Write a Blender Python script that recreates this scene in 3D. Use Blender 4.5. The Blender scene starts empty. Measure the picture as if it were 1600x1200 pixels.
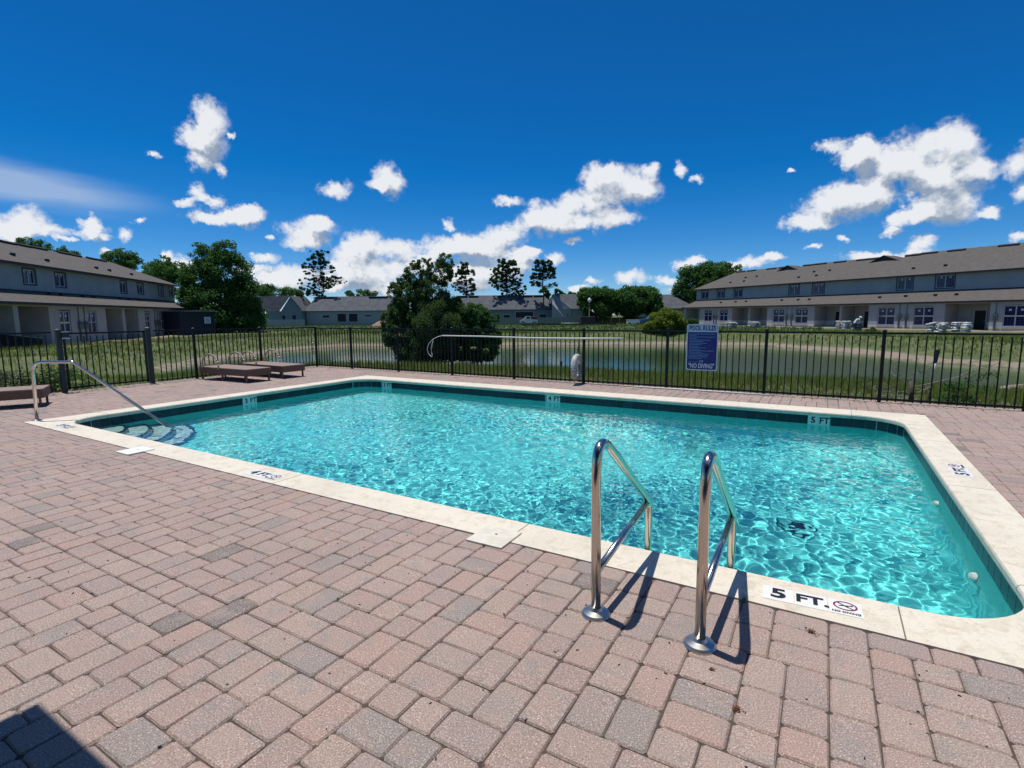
import bpy, bmesh, math, random
import numpy as np
from mathutils import Vector, Matrix, noise as mnoise

S = bpy.context.scene
COL = S.collection
PI = math.pi

# ------------------------------------------------------------------ camera
FPX, YAW, PITCH, ROLL = 823.976, -0.53575, 0.12995, -0.00766
CAM = Vector((10.344, -2.960, 1.55))
cF = Vector((math.sin(YAW) * math.cos(PITCH), math.cos(YAW) * math.cos(PITCH), -math.sin(PITCH)))
_r = Vector((math.cos(YAW), -math.sin(YAW), 0)); _u = _r.cross(cF)
cR = math.cos(ROLL) * _r + math.sin(ROLL) * _u
cU = -math.sin(ROLL) * _r + math.cos(ROLL) * _u
cam = bpy.data.cameras.new('camera'); cam.sensor_width = 36; cam.lens = FPX / 1600 * 36
cam.clip_start = 0.05; cam.clip_end = 8000
camo = bpy.data.objects.new('camera', cam); COL.objects.link(camo)
camo.matrix_world = Matrix(((cR.x, cU.x, -cF.x, CAM.x), (cR.y, cU.y, -cF.y, CAM.y), (cR.z, cU.z, -cF.z, CAM.z), (0, 0, 0, 1)))
S.camera = camo

def ray(px, py): return (cF + (px - 800) / FPX * cR - (py - 600) / FPX * cU)
def at(px, py, z):
    d = ray(px, py); t = (z - CAM.z) / d.z
    return CAM + d * t
def azel(px, py):
    d = ray(px, py).normalized()
    return math.atan2(d.x, d.y), math.asin(d.z)

# ------------------------------------------------------------------ world: Nishita sky + cumulus far away
SUN = Vector((-0.21, 0.02, 1.0)).normalized()
W = bpy.data.worlds.new('World'); S.world = W; W.use_nodes = True
nt = W.node_tree; nt.nodes.clear()
def N(t, typ, **kw):
    n = t.nodes.new(typ)
    for k, v in kw.items():
        if k.startswith('_'): setattr(n, k[1:], v)
        else: n.inputs[int(k[1:]) if k[0] == 'i' and k[1:].isdigit() else k].default_value = v
    return n
def mth(t, op, a, b=None, c=None, clamp=False):
    n = t.nodes.new('ShaderNodeMath'); n.operation = op; n.use_clamp = clamp
    for i, v in enumerate((a, b, c)):
        if v is None: continue
        if isinstance(v, (int, float)): n.inputs[i].default_value = v
        else: t.links.new(v, n.inputs[i])
    return n.outputs[0]
def vmth(t, op, a, b):
    n = t.nodes.new('ShaderNodeVectorMath'); n.operation = op
    for i, v in enumerate((a, b)):
        if isinstance(v, (tuple, list)): n.inputs[i].default_value = v
        elif isinstance(v, (int, float)): n.inputs['Scale'].default_value = v
        else: t.links.new(v, n.inputs[i])
    return n.outputs[0]
def smooth(t, v, a, b, lo=0.0, hi=1.0):
    n = t.nodes.new('ShaderNodeMapRange'); n.interpolation_type = 'SMOOTHSTEP'
    t.links.new(v, n.inputs[0])
    for i, x in zip((1, 2, 3, 4), (a, b, lo, hi)): n.inputs[i].default_value = x
    return n.outputs[0]

BLOBS = [  # one line per puff of cumulus: centre and half sizes
 (328,182,28,28),(306,210,28,24),(328,225,28,32),(318,252,20,20),(346,268,9,14),(359,212,8,5),(238,239,12,6),
 (312,303,13,14),(292,316,18,8),(335,311,18,8),(357,338,58,17),(330,342,30,11),(385,337,30,14),
 (28,343,48,20),(70,362,42,12),(5,362,40,18),(140,360,28,14),(148,345,10,14),(152,372,22,8),(197,368,14,12),(219,347,9,5),
 (260,398,10,9),(285,412,32,13),(262,425,28,10),
 (525,297,27,15),(602,275,24,20),(614,290,20,18),(588,288,20,9),(420,371,8,6),(483,360,44,20),(478,380,36,13),(500,350,18,12),
 (572,378,34,22),(555,402,42,24),(620,386,28,15),(590,432,52,26),(540,432,45,22),(450,428,58,18),(425,444,50,14),
 (695,386,52,18),(740,378,42,18),(760,394,68,16),(792,366,34,18),(838,332,22,22),(858,348,52,20),(882,326,28,20),
 (936,272,32,22),(972,286,48,28),(1006,300,32,22),(930,312,46,24),(958,338,46,14),(900,350,60,12),(1016,266,13,12),
 (795,315,21,10),(702,352,9,9),(760,424,62,18),(695,430,58,18),(648,410,46,16),(816,408,22,18),(866,403,15,13),(897,377,14,6),
 (1062,265,11,14),(1090,281,11,8),(985,437,28,13),(925,440,14,7),(1076,410,26,12),(1092,404,14,8),(1178,409,30,13),(1148,415,18,9),
 (1292,226,20,12),(1332,240,34,22),(1352,234,24,20),(1375,258,56,24),(1422,240,48,36),(1482,214,42,30),(1505,236,36,24),(1445,268,62,20),
 (1256,346,38,14),(1300,322,54,28),(1342,308,56,30),(1372,300,30,26),(1452,302,42,40),(1492,288,52,46),(1532,264,34,20),(1482,330,58,24),(1432,332,28,20),(1548,332,20,8),
 (30,372,26,8),(100,376,18,5),(160,395,14,5),(415,402,22,8),(385,420,30,8),(600,455,40,10),(520,448,26,9),(740,446,40,12),(665,398,14,7),(830,392,16,9),(905,452,20,6),(1040,436,22,8),(1120,434,26,8),(1210,400,20,6),(1270,388,14,5),(1060,452,26,6),(1235,262,7,4),(1555,395,20,5),(1400,345,18,13),(1394,360,20,6),(1592,254,28,28),(1602,300,24,18),(1440,380,26,14),(1410,398,50,8),(1350,400,40,10),(1590,367,22,8),(1318,371,10,5),
]
def cloud_group(blobs, rest):
    G = bpy.data.node_groups.new('cloud_density', 'ShaderNodeTree')
    G.interface.new_socket('P', in_out='INPUT', socket_type='NodeSocketVector')
    G.interface.new_socket('D', in_out='OUTPUT', socket_type='NodeSocketFloat')
    gi = G.nodes.new('NodeGroupInput'); go = G.nodes.new('NodeGroupOutput')
    nz = N(G, 'ShaderNodeTexNoise', Scale=22.0, Detail=6.0, Roughness=0.62)
    G.links.new(gi.outputs[0], nz.inputs['Vector'])
    off = vmth(G, 'SCALE', vmth(G, 'SUBTRACT', nz.outputs['Color'], (0.5, 0.5, 0.5)), 0.042)
    nzb = N(G, 'ShaderNodeTexNoise', Scale=70.0, Detail=5.0, Roughness=0.62)
    G.links.new(gi.outputs[0], nzb.inputs['Vector'])
    off2 = vmth(G, 'SCALE', vmth(G, 'SUBTRACT', nzb.outputs['Color'], (0.5, 0.5, 0.5)), 0.012)
    q = vmth(G, 'ADD', vmth(G, 'ADD', gi.outputs[0], off), off2)
    acc = None
    for (bx, by, rx, ry) in blobs:
        a, e = azel(bx, by); a1, e1 = azel(bx + rx, by); a2, e2 = azel(bx, by - ry)
        sx = math.hypot(a1 - a, e1 - e) * 1.26; sy = abs(e2 - e) * 1.26
        mp = N(G, 'ShaderNodeMapping', _vector_type='TEXTURE')
        mp.inputs['Location'].default_value = (a, e, 0); mp.inputs['Rotation'].default_value = (0, 0, math.atan2(e1 - e, a1 - a))
        mp.inputs['Scale'].default_value = (sx, sy, 1)
        G.links.new(q, mp.inputs['Vector'])
        gr = N(G, 'ShaderNodeTexGradient', _gradient_type='SPHERICAL'); G.links.new(mp.outputs[0], gr.inputs[0])
        acc = gr.outputs['Fac'] if acc is None else mth(G, 'ADD', acc, gr.outputs['Fac'])
    if rest:   # clouds of the same kind all round the rest of the horizon
        sp = N(G, 'ShaderNodeSeparateXYZ'); G.links.new(gi.outputs[0], sp.inputs[0])
        fld = N(G, 'ShaderNodeTexNoise', Scale=5.0, Detail=3.0, Roughness=0.5); G.links.new(q, fld.inputs['Vector'])
        acc = mth(G, 'MULTIPLY', smooth(G, fld.outputs['Fac'], 0.52, 0.72), smooth(G, sp.outputs[1], 0.06, 0.5, 1.0, 0.0))
    if acc is None: acc = mth(G, 'MULTIPLY', 0.0, 0.0)
    D = mth(G, 'ADD', acc, mth(G, 'MULTIPLY', mth(G, 'MULTIPLY', mth(G, 'SUBTRACT', nzb.outputs['Fac'], 0.5), 1.1), mth(G, 'MINIMUM', mth(G, 'MULTIPLY', acc, 4.0), 1.0)))
    G.links.new(D, go.inputs[0]); return G

tc = nt.nodes.new('ShaderNodeTexCoord')
sx = nt.nodes.new('ShaderNodeSeparateXYZ'); nt.links.new(tc.outputs['Generated'], sx.inputs[0])
az = mth(nt, 'ARCTAN2', sx.outputs[0], sx.outputs[1]); el = mth(nt, 'ARCSINE', sx.outputs[2])
cb = nt.nodes.new('ShaderNodeCombineXYZ'); nt.links.new(az, cb.inputs[0]); nt.links.new(el, cb.inputs[1])
def rgbmix(t, fac, a, b, mode='MIX'):
    n = t.nodes.new('ShaderNodeMix'); n.data_type = 'RGBA'; n.blend_type = mode
    for s, v in ((n.inputs[0], fac), (n.inputs[6], a), (n.inputs[7], b)):
        if isinstance(v, (int, float)): s.default_value = v
        elif isinstance(v, (tuple, list)): s.default_value = (*v[:3], 1)
        else: t.links.new(v, s)
    return n.outputs[2]
sky = N(nt, 'ShaderNodeTexSky', _sky_type='NISHITA', _sun_disc=False, _sun_elevation=math.asin(SUN.z),
        _sun_rotation=math.atan2(SUN.x, SUN.y), _air_density=0.7, _dust_density=0.1, _ozone_density=9.0)
hs = N(nt, 'ShaderNodeHueSaturation', Saturation=1.30, Value=1.10); nt.links.new(sky.outputs[0], hs.inputs['Color'])
vm = nt.nodes.new('ShaderNodeVectorMath'); vm.operation = 'MAXIMUM'; nt.links.new(hs.outputs[0], vm.inputs[0]); vm.inputs[1].default_value = (.05, .05, .05); SKYC = vm.outputs[0]
SKY_STRENGTH = 0.10
CW = 0.84 / SKY_STRENGTH
def background(col):
    b_ = N(nt, 'ShaderNodeBackground', Strength=SKY_STRENGTH); nt.links.new(col, b_.inputs[0]); return b_.outputs[0]
# thin streak of high cloud
a, e = azel(20, 283); ms = N(nt, 'ShaderNodeMapping', _vector_type='TEXTURE')
ms.inputs['Location'].default_value = (a, e, 0); ms.inputs['Scale'].default_value = (0.27, 0.042, 1); ms.inputs['Rotation'].default_value = (0, 0, -0.09)
wn = N(nt, 'ShaderNodeTexNoise', Scale=7.0, Detail=5.0); mw = N(nt, 'ShaderNodeMapping'); mw.inputs['Scale'].default_value = (1, 5, 1)
nt.links.new(cb.outputs[0], mw.inputs[0]); nt.links.new(mw.outputs[0], wn.inputs['Vector'])
nt.links.new(vmth(nt, 'ADD', cb.outputs[0], vmth(nt, 'SCALE', vmth(nt, 'SUBTRACT', wn.outputs['Color'], (.5, .5, .5)), 0.03)), ms.inputs[0])
gs = N(nt, 'ShaderNodeTexGradient', _gradient_type='QUADRATIC_SPHERE'); nt.links.new(ms.outputs[0], gs.inputs[0])
wisp = mth(nt, 'MULTIPLY', smooth(nt, gs.outputs['Fac'], 0.0, 0.6), 0.45)
def cloudy(blobs, rest=False, streak=False):
    G = cloud_group(blobs, rest)
    def dens(v):
        g = nt.nodes.new('ShaderNodeGroup'); g.node_tree = G; nt.links.new(v, g.inputs[0]); return g.outputs[0]
    d0 = dens(cb.outputs[0]); d1 = dens(vmth(nt, 'ADD', cb.outputs[0], (-0.006, 0.022, 0)))
    alpha = smooth(nt, d0, 0.03, 0.78); shade = mth(nt, 'SUBTRACT', mth(nt, 'SUBTRACT', 1.0, mth(nt, 'MULTIPLY', mth(nt, 'SUBTRACT', d1, d0), 1.0)), mth(nt, 'MULTIPLY', mth(nt, 'MAXIMUM', mth(nt, 'SUBTRACT', d1, .38), 0.0), .62), clamp=True)
    ccol = rgbmix(nt, shade, (0.34 * CW, 0.43 * CW, 0.57 * CW), (1.00 * CW, 1.02 * CW, 1.05 * CW))
    base = rgbmix(nt, wisp, SKYC, (0.75 * CW, 0.85 * CW, 0.95 * CW)) if streak else SKYC
    return background(rgbmix(nt, mth(nt, 'MULTIPLY', alpha, 0.97), base, ccol))
# the horizon is split into sectors, each with its own few clouds
cuts = [azel(x, 350)[0] for x in (0, 440, 655, 870, 1130, 1600)]
cuts[0] = YAW - 0.86; cuts[-1] = YAW + 0.86
def switch(fac, a, b):
    m = nt.nodes.new('ShaderNodeMixShader'); nt.links.new(fac, m.inputs[0]); nt.links.new(a, m.inputs[1]); nt.links.new(b, m.inputs[2]); return m.outputs[0]
cur = cloudy([], rest=True)
for k in range(5):
    sel = []
    for b_ in BLOBS:
        a = azel(b_[0], b_[1])[0]; w = abs(azel(b_[0] + b_[2], b_[1])[0] - a) * 1.4 + .05
        if a + w > cuts[k] and a - w < cuts[k + 1]: sel.append(b_)
    inside = mth(nt, 'MULTIPLY', mth(nt, 'GREATER_THAN', az, cuts[k]), mth(nt, 'LESS_THAN', az, cuts[k + 1]))
    cur = switch(inside, cur, cloudy(sel, streak=(k == 0)))
low = mth(nt, 'MULTIPLY', mth(nt, 'GREATER_THAN', el, -0.02), mth(nt, 'LESS_THAN', el, 0.46))
# unseen cumulus added overhead, above the frame, as neutral fill for the shadows
pz = mth(nt, 'MAXIMUM', sx.outputs[2], .2); cp = nt.nodes.new('ShaderNodeCombineXYZ')
nt.links.new(mth(nt, 'DIVIDE', sx.outputs[0], pz), cp.inputs[0]); nt.links.new(mth(nt, 'DIVIDE', sx.outputs[1], pz), cp.inputs[1])
hn = N(nt, 'ShaderNodeTexNoise', Scale=2.1, Detail=5.0, Roughness=.55); nt.links.new(cp.outputs[0], hn.inputs['Vector'])
ha = mth(nt, 'MULTIPLY', smooth(nt, hn.outputs['Fac'], .53, .62), smooth(nt, el, .62, .78))
high = background(rgbmix(nt, ha, SKYC, (0.90 * CW, 0.90 * CW, 0.92 * CW)))
cur = switch(low, high, cur)
wo = nt.nodes.new('ShaderNodeOutputWorld'); nt.links.new(cur, wo.inputs[0])
W.cycles.sampling_method = 'MANUAL'; W.cycles.sample_map_resolution = 512

# ------------------------------------------------------------------ sun
L = bpy.data.lights.new('sun', 'SUN'); L.energy = 4.3; L.angle = math.radians(0.5); L.color = (1.0, 0.965, 0.90)
L.cycles.is_caustics_light = True
lo = bpy.data.objects.new('sun', L); COL.objects.link(lo); lo.rotation_euler = SUN.to_track_quat('Z', 'Y').to_euler()
S.view_settings.view_transform = 'Standard'; S.view_settings.look = 'None'
S.view_settings.exposure = 0.0; S.view_settings.gamma = 1.0; S.view_settings.use_curve_mapping = False
S.cycles.use_denoising = True; S.cycles.max_bounces = 10; S.cycles.transparent_max_bounces = 12
S.cycles.sample_clamp_indirect = 8; S.cycles.caustics_refractive = True; S.cycles.caustics_reflective = False

# ------------------------------------------------------------------ helpers
rnd = random.Random(5)
class MB:
    def __init__(s): s.v = []; s.f = []; s.t = []
    def add(s, v, f, tone=None):
        b = len(s.v); s.v += [tuple(x) for x in v]; s.f += [tuple(i + b for i in q) for q in f]
        s.t += [tone if tone is not None else 0.5] * len(f); return s
    def box(s, c, d, rz=0.0, bev=0.0, M=None):
        hx, hy, hz = d[0] / 2, d[1] / 2, d[2] / 2
        if bev <= 0:
            v = [(-hx, -hy, -hz), (hx, -hy, -hz), (hx, hy, -hz), (-hx, hy, -hz), (-hx, -hy, hz), (hx, -hy, hz), (hx, hy, hz), (-hx, hy, hz)]
            f = [(0, 3, 2, 1), (4, 5, 6, 7), (0, 1, 5, 4), (1, 2, 6, 5), (2, 3, 7, 6), (3, 0, 4, 7)]
        else:
            bm = bmesh.new(); bmesh.ops.create_cube(bm, size=1.0)
            bmesh.ops.scale(bm, vec=d, verts=bm.verts)
            bmesh.ops.bevel(bm, geom=bm.edges[:], offset=bev, segments=2, affect='EDGES', profile=0.6)
            bm.verts.index_update()
            v = [x.co.copy() for x in bm.verts]; f = [[x.index for x in q.verts] for q in bm.faces]; bm.free()
        m = Matrix.Translation(Vector(c)) @ Matrix.Rotation(rz, 4, 'Z')
        if M is not None: m = Matrix.Translation(Vector(c)) @ M.to_4x4()
        return s.add([m @ Vector(x) for x in v], f)
    def bar(s, a, b, w, h, up=(0, 0, 1)):
        a, b = Vector(a), Vector(b); d = b - a; L_ = d.length; d.normalize()
        u = Vector(up); x = d.cross(u)
        if x.length < 1e-4: x = d.cross(Vector((0, 1, 0)))
        x.normalize(); z = x.cross(d)
        return s.box((a + b) / 2, (w, L_, h), M=Matrix((x, d, z)).transposed())
    def tube(s, pts, r, n=10, cap=True):
        pts = [Vector(p) for p in pts]; rs = r if isinstance(r, (list, tuple)) else [r] * len(pts)
        v = []; f = []; t0 = (pts[1] - pts[0]).normalized()
        ref = Vector((0, 0, 1)) if abs(t0.z) < .9 else Vector((1, 0, 0))
        x = t0.cross(ref).normalized()
        for i, p in enumerate(pts):
            t = (pts[min(i + 1, len(pts) - 1)] - pts[max(i - 1, 0)])
            t = t.normalized() if t.length > 1e-9 else t0
            x = (x - t * x.dot(t)).normalized(); y = t.cross(x)
            for k in range(n):
                a_ = 2 * PI * k / n; v.append(p + (x * math.cos(a_) + y * math.sin(a_)) * rs[i])
        for i in range(len(pts) - 1):
            for k in range(n):
                f.append((i * n + k, i * n + (k + 1) % n, (i + 1) * n + (k + 1) % n, (i + 1) * n + k))
        if cap: f += [tuple(range(n))[::-1], tuple(range((len(pts) - 1) * n, len(pts) * n))]
        return s.add(v, f)
    def lathe(s, prof, c=(0, 0, 0), n=20):
        v = []; f = []
        for (r, z) in prof:
            for k in range(n): v.append((c[0] + r * math.cos(2 * PI * k / n), c[1] + r * math.sin(2 * PI * k / n), c[2] + z))
        for i in range(len(prof) - 1):
            for k in range(n): f.append((i * n + k, i * n + (k + 1) % n, (i + 1) * n + (k + 1) % n, (i + 1) * n + k))
        return s.add(v, f)
    def prism(s, poly, z0, z1):
        n = len(poly)
        v = [(x, y, z0) for x, y in poly] + [(x, y, z1) for x, y in poly]
        return s.add(v, [tuple(range(n))[::-1], tuple(range(n, 2 * n))] + [(i, (i + 1) % n, n + (i + 1) % n, n + i) for i in range(n)])
    def build(s, name, m, parent=None, smooth=False, label=None, tone=False, angle=None):
        me = bpy.data.meshes.new(name); me.from_pydata(s.v, [], s.f); me.materials.append(m)
        if smooth: me.polygons.foreach_set('use_smooth', [True] * len(me.polygons))
        if smooth and angle: me.set_sharp_from_angle(angle=math.radians(angle))
        if tone:
            at_ = me.attributes.new('tone', 'FLOAT', 'FACE'); at_.data.foreach_set('value', s.t)
        o = bpy.data.objects.new(name, me); COL.objects.link(o)
        if parent: o.parent = parent; o.matrix_parent_inverse = Matrix.Identity(4)
        if label: o['label'] = label
        return o
def empty(name, loc, rz=0.0):
    o = bpy.data.objects.new(name, None); COL.objects.link(o); o.location = loc; o.rotation_euler = (0, 0, rz); o.empty_display_size = .2
    return o
def tag(o, label=None, cat=None, group=None, kind=None):
    if label: o['label'] = label
    if cat: o['category'] = cat
    if group: o['group'] = group
    if kind: o['kind'] = kind
    return o
def thing(name, label, cat, loc=(0, 0, 0), rz=0.0, group=None): return tag(empty(name, loc, rz), label, cat, group)
def share(o, parent, loc=(0, 0, 0), rz=0.0, name=None):
    c = o.copy(); COL.objects.link(c); c.parent = parent; c.location = loc; c.rotation_euler = (0, 0, rz)
    return c
def copy_tree(o, parent=None):
    c = o.copy(); COL.objects.link(c); c.parent = parent
    for ch in list(o.children): copy_tree(ch, c)
    return c
def place(o, parent, loc, rz=0.0, rot=None):
    o.parent = parent; o.location = loc; o.rotation_euler = rot if rot else (0, 0, rz); return o
def text(body, size, m, parent, loc, rot=(0, 0, 0), bold=.02, sx=1.0, name='lettering', ext=.0006, align='CENTER'):
    c = bpy.data.curves.new(name, 'FONT'); c.body = body; c.size = size; c.align_x = align; c.align_y = 'CENTER'
    c.offset = bold * size; c.extrude = ext; c.resolution_u = 3; c.materials.append(m)
    tmp = bpy.data.objects.new('tmp', c); COL.objects.link(tmp); bpy.context.view_layer.update()
    me = bpy.data.meshes.new_from_object(tmp.evaluated_get(bpy.context.evaluated_depsgraph_get())); bpy.data.objects.remove(tmp); me.name = name
    o = bpy.data.objects.new(name, me); COL.objects.link(o); o.parent = parent; o.location = loc; o.rotation_euler = rot; o.scale = (sx, 1, 1)
    return o

# ------------------------------------------------------------------ materials
def mat(name, col, rough=.7, metal=0.0, col2=None, scale=8.0, detail=4.0, bump=0.0, bscale=None, spec=None, lo_=.35, hi_=.65, coords='Object'):
    m = bpy.data.materials.new(name); m.use_nodes = True; t = m.node_tree; b = t.nodes['Principled BSDF']
    b.inputs['Base Color'].default_value = (*col, 1); b.inputs['Roughness'].default_value = rough; b.inputs['Metallic'].default_value = metal
    if spec is not None: b.inputs['Specular IOR Level'].default_value = spec
    if col2 or bump:
        tc_ = t.nodes.new('ShaderNodeTexCoord')
    if col2:
        n = N(t, 'ShaderNodeTexNoise', Scale=scale, Detail=detail, Roughness=.6); t.links.new(tc_.outputs[coords], n.inputs['Vector'])
        f = smooth(t, n.outputs['Fac'], lo_, hi_)
        t.links.new(rgbmix(t, f, col, col2), b.inputs['Base Color'])
    if bump:
        n2 = N(t, 'ShaderNodeTexNoise', Scale=bscale or scale * 4, Detail=3.0); t.links.new(tc_.outputs[coords], n2.inputs['Vector'])
        bp = N(t, 'ShaderNodeBump', Strength=bump, Distance=.01); t.links.new(n2.outputs['Fac'], bp.inputs['Height']); t.links.new(bp.outputs[0], b.inputs['Normal'])
    return m

def paver_mat(name, single):
    m = bpy.data.materials.new(name); m.use_nodes = True; t = m.node_tree; b = t.nodes['Principled BSDF']
    if single: src = t.nodes.new('ShaderNodeObjectInfo').outputs['Random']
    else:
        a_ = t.nodes.new('ShaderNodeAttribute'); a_.attribute_name = 'tone'; src = a_.outputs['Fac']
    r = t.nodes.new('ShaderNodeValToRGB'); r.color_ramp.interpolation = 'CONSTANT'
    cols = [(0, (.345, .250, .217)), (.18, (.358, .268, .230)), (.34, (.330, .238, .208)), (.48, (.362, .272, .232)), (.62, (.312, .240, .214)),
            (.72, (.362, .250, .212)), (.82, (.330, .256, .220)), (.89, (.272, .228, .205)), (.945, (.350, .262, .216)), (.978, (.190, .160, .148))]
    e0 = r.color_ramp.elements
    for i, (p_, c_) in enumerate(cols):
        e_ = e0[i] if i < 2 else e0.new(p_)
        e_.position = p_; e_.color = (*c_, 1)
    t.links.new(src, r.inputs[0])
    geo = t.nodes.new('ShaderNodeNewGeometry')
    n = N(t, 'ShaderNodeTexNoise', Scale=150.0, Detail=3.0, Roughness=.85); t.links.new(geo.outputs['Position'], n.inputs['Vector'])
    n3 = N(t, 'ShaderNodeTexNoise', Scale=5.5, Detail=4.0, Roughness=.6); t.links.new(geo.outputs['Position'], n3.inputs['Vector'])
    n4 = N(t, 'ShaderNodeTexNoise', Scale=.9, Detail=3.0, Roughness=.6); t.links.new(geo.outputs['Position'], n4.inputs['Vector'])
    n5 = N(t, 'ShaderNodeTexNoise', Scale=7.0, Detail=3.0, Roughness=.55); mo = N(t, 'ShaderNodeMapping'); mo.inputs['Location'].default_value = (31, 7, 3)
    t.links.new(geo.outputs['Position'], mo.inputs[0]); t.links.new(mo.outputs[0], n5.inputs['Vector'])
    c1 = rgbmix(t, smooth(t, n3.outputs['Fac'], .46, .72, 0, .62), r.outputs[0], (.390, .262, .222))     # iron red bloom
    c1 = rgbmix(t, smooth(t, n5.outputs['Fac'], .50, .72, 0, .60), c1, (.252, .232, .215))               # grey cement bloom
    c1 = rgbmix(t, smooth(t, n4.outputs['Fac'], .42, .78, 0, .38), c1, (.235, .190, .165))               # wide dirt
    c1 = rgbmix(t, smooth(t, n.outputs['Fac'], .33, .47), rgbmix(t, .75, c1, (.08, .06, .05)), c1)
    c1 = rgbmix(t, smooth(t, n.outputs['Fac'], .55, .66), c1, rgbmix(t, .75, c1, (.80, .69, .60)))
    t.links.new(c1, b.inputs['Base Color']); b.inputs['Roughness'].default_value = .88; b.inputs['Specular IOR Level'].default_value = .25
    nb = N(t, 'ShaderNodeTexNoise', Scale=190.0, Detail=3.0, Roughness=.7); t.links.new(geo.outputs['Position'], nb.inputs['Vector'])
    bp = N(t, 'ShaderNodeBump', Strength=.55, Distance=.003); t.links.new(nb.outputs['Fac'], bp.inputs['Height']); t.links.new(bp.outputs[0], b.inputs['Normal'])
    return m
PAV1, PAV2 = paver_mat('paver_single', True), paver_mat('paver_field', False)
SANDJ = mat('joint_sand', (.10, .072, .055), .95, col2=(.055, .042, .034), scale=30, bump=.5)
def coping_mat():
    m = bpy.data.materials.new('cream_coping'); m.use_nodes = True; t = m.node_tree; b = t.nodes['Principled BSDF']
    geo = t.nodes.new('ShaderNodeNewGeometry')
    n1 = N(t, 'ShaderNodeTexNoise', Scale=9.0, Detail=6.0, Roughness=.7, Distortion=.6); t.links.new(geo.outputs['Position'], n1.inputs['Vector'])
    n2 = N(t, 'ShaderNodeTexNoise', Scale=60.0, Detail=4.0, Roughness=.7); t.links.new(geo.outputs['Position'], n2.inputs['Vector'])
    n3 = N(t, 'ShaderNodeTexNoise', Scale=1.3, Detail=4.0); t.links.new(geo.outputs['Position'], n3.inputs['Vector'])
    c = rgbmix(t, smooth(t, n1.outputs['Fac'], .46, .68, 0, .60), (.70, .635, .52), (.50, .405, .28))
    c = rgbmix(t, smooth(t, n2.outputs['Fac'], .52, .72, 0, .45), c, (.34, .27, .19))
    c = rgbmix(t, smooth(t, n3.outputs['Fac'], .42, .70, 0, .35), c, (.50, .44, .35))
    t.links.new(c, b.inputs['Base Color']); b.inputs['Roughness'].default_value = .75
    bp = N(t, 'ShaderNodeBump', Strength=.35, Distance=.004); t.links.new(n2.outputs['Fac'], bp.inputs['Height']); t.links.new(bp.outputs[0], b.inputs['Normal'])
    return m
COP = coping_mat()
def plaster_mat():
    m = bpy.data.materials.new('aqua_plaster'); m.use_nodes = True; t = m.node_tree; b = t.nodes['Principled BSDF']
    geo = t.nodes.new('ShaderNodeNewGeometry')
    n1 = N(t, 'ShaderNodeTexNoise', Scale=1.6, Detail=4.0); t.links.new(geo.outputs['Position'], n1.inputs['Vector'])
    c = rgbmix(t, n1.outputs['Fac'], (.120, .73, .70), (.155, .80, .77)); t.links.new(c, b.inputs['Base Color']); b.inputs['Roughness'].default_value = .8
    return m
PLAS = plaster_mat()
STEPM = mat('step_plaster', (.50, .72, .69), .8, col2=(.40, .62, .61), scale=14)
NAVY = mat('navy_tile', (.012, .045, .075), .18, col2=(.02, .075, .10), scale=25)
def tile_mat():
    m = bpy.data.materials.new('waterline_glaze'); m.use_nodes = True; t = m.node_tree; b = t.nodes['Principled BSDF']
    oi = t.nodes.new('ShaderNodeObjectInfo')
    t.links.new(rgbmix(t, oi.outputs['Random'], (.006, .026, .038), (.014, .048, .060)), b.inputs['Base Color']); b.inputs['Roughness'].default_value = .35; b.inputs['Specular IOR Level'].default_value = .3
    return m
TILE = tile_mat()
GROUT = mat('grout', (.30, .36, .34), .9)
STEEL = mat('stainless_steel', (.60, .555, .49), .17, 1.0)
STEEL2 = mat('steel_flange', (.52, .50, .47), .34, 1.0)
BLACKM = mat('black_powder_coat', (.006, .009, .010), .5, spec=.25)
GATEM = mat('dark_green_black_coat', (.012, .022, .026), .5)
WHITE = mat('white_plastic', (.80, .79, .74), .45)
TILEW = mat('white_marker_tile', (.76, .75, .72), .3)
INK = mat('black_ink', (.012, .012, .016), .5)
REDI = mat('dark_red_ink', (.22, .01, .05), .5)
POLEW = mat('white_pole', (.72, .71, .68), .35)
BLUES = mat('sign_blue', (.006, .007, .16), .35)
SIGNW = mat('sign_white', (.52, .60, .66), .4)
SIGNT = mat('sign_small_print', (.10, .24, .42), .4)
RUST = mat('brown_leaf', (.16, .055, .018), .9, col2=(.07, .03, .012), scale=40)

def leafm(name, dark, light, trans=.35):
    m = bpy.data.materials.new(name); m.use_nodes = True; t = m.node_tree; t.nodes.clear()
    a_ = t.nodes.new('ShaderNodeAttribute'); a_.attribute_name = 'tone'
    c = rgbmix(t, a_.outputs['Fac'], dark, light)
    d = t.nodes.new('ShaderNodeBsdfDiffuse'); t.links.new(c, d.inputs[0])
    tr = t.nodes.new('ShaderNodeBsdfTranslucent'); t.links.new(rgbmix(t, .4, c, (light[0] * 1.4, light[1] * 1.5, light[2] * .6)), tr.inputs[0])
    mx = t.nodes.new('ShaderNodeMixShader'); mx.inputs[0].default_value = trans
    t.links.new(d.outputs[0], mx.inputs[1]); t.links.new(tr.outputs[0], mx.inputs[2])
    o = t.nodes.new('ShaderNodeOutputMaterial'); t.links.new(mx.outputs[0], o.inputs[0]); return m
LEAF = leafm('leaf_deep_green', (.028, .075, .026), (.110, .215, .070), .45)
LEAF2 = leafm('leaf_olive_green', (.035, .072, .030), (.125, .200, .080), .45)
LEAFY = leafm('leaf_yellow_green', (.080, .130, .025), (.220, .270, .060), .45)
NEED = leafm('pine_needles', (.026, .058, .028), (.090, .145, .062), .4)
LEAFG = leafm('leaf_grey_green', (.040, .065, .040), (.120, .150, .090))
GRASSM = leafm('grass_blades', (.085, .120, .030), (.200, .250, .075), .45)
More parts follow.
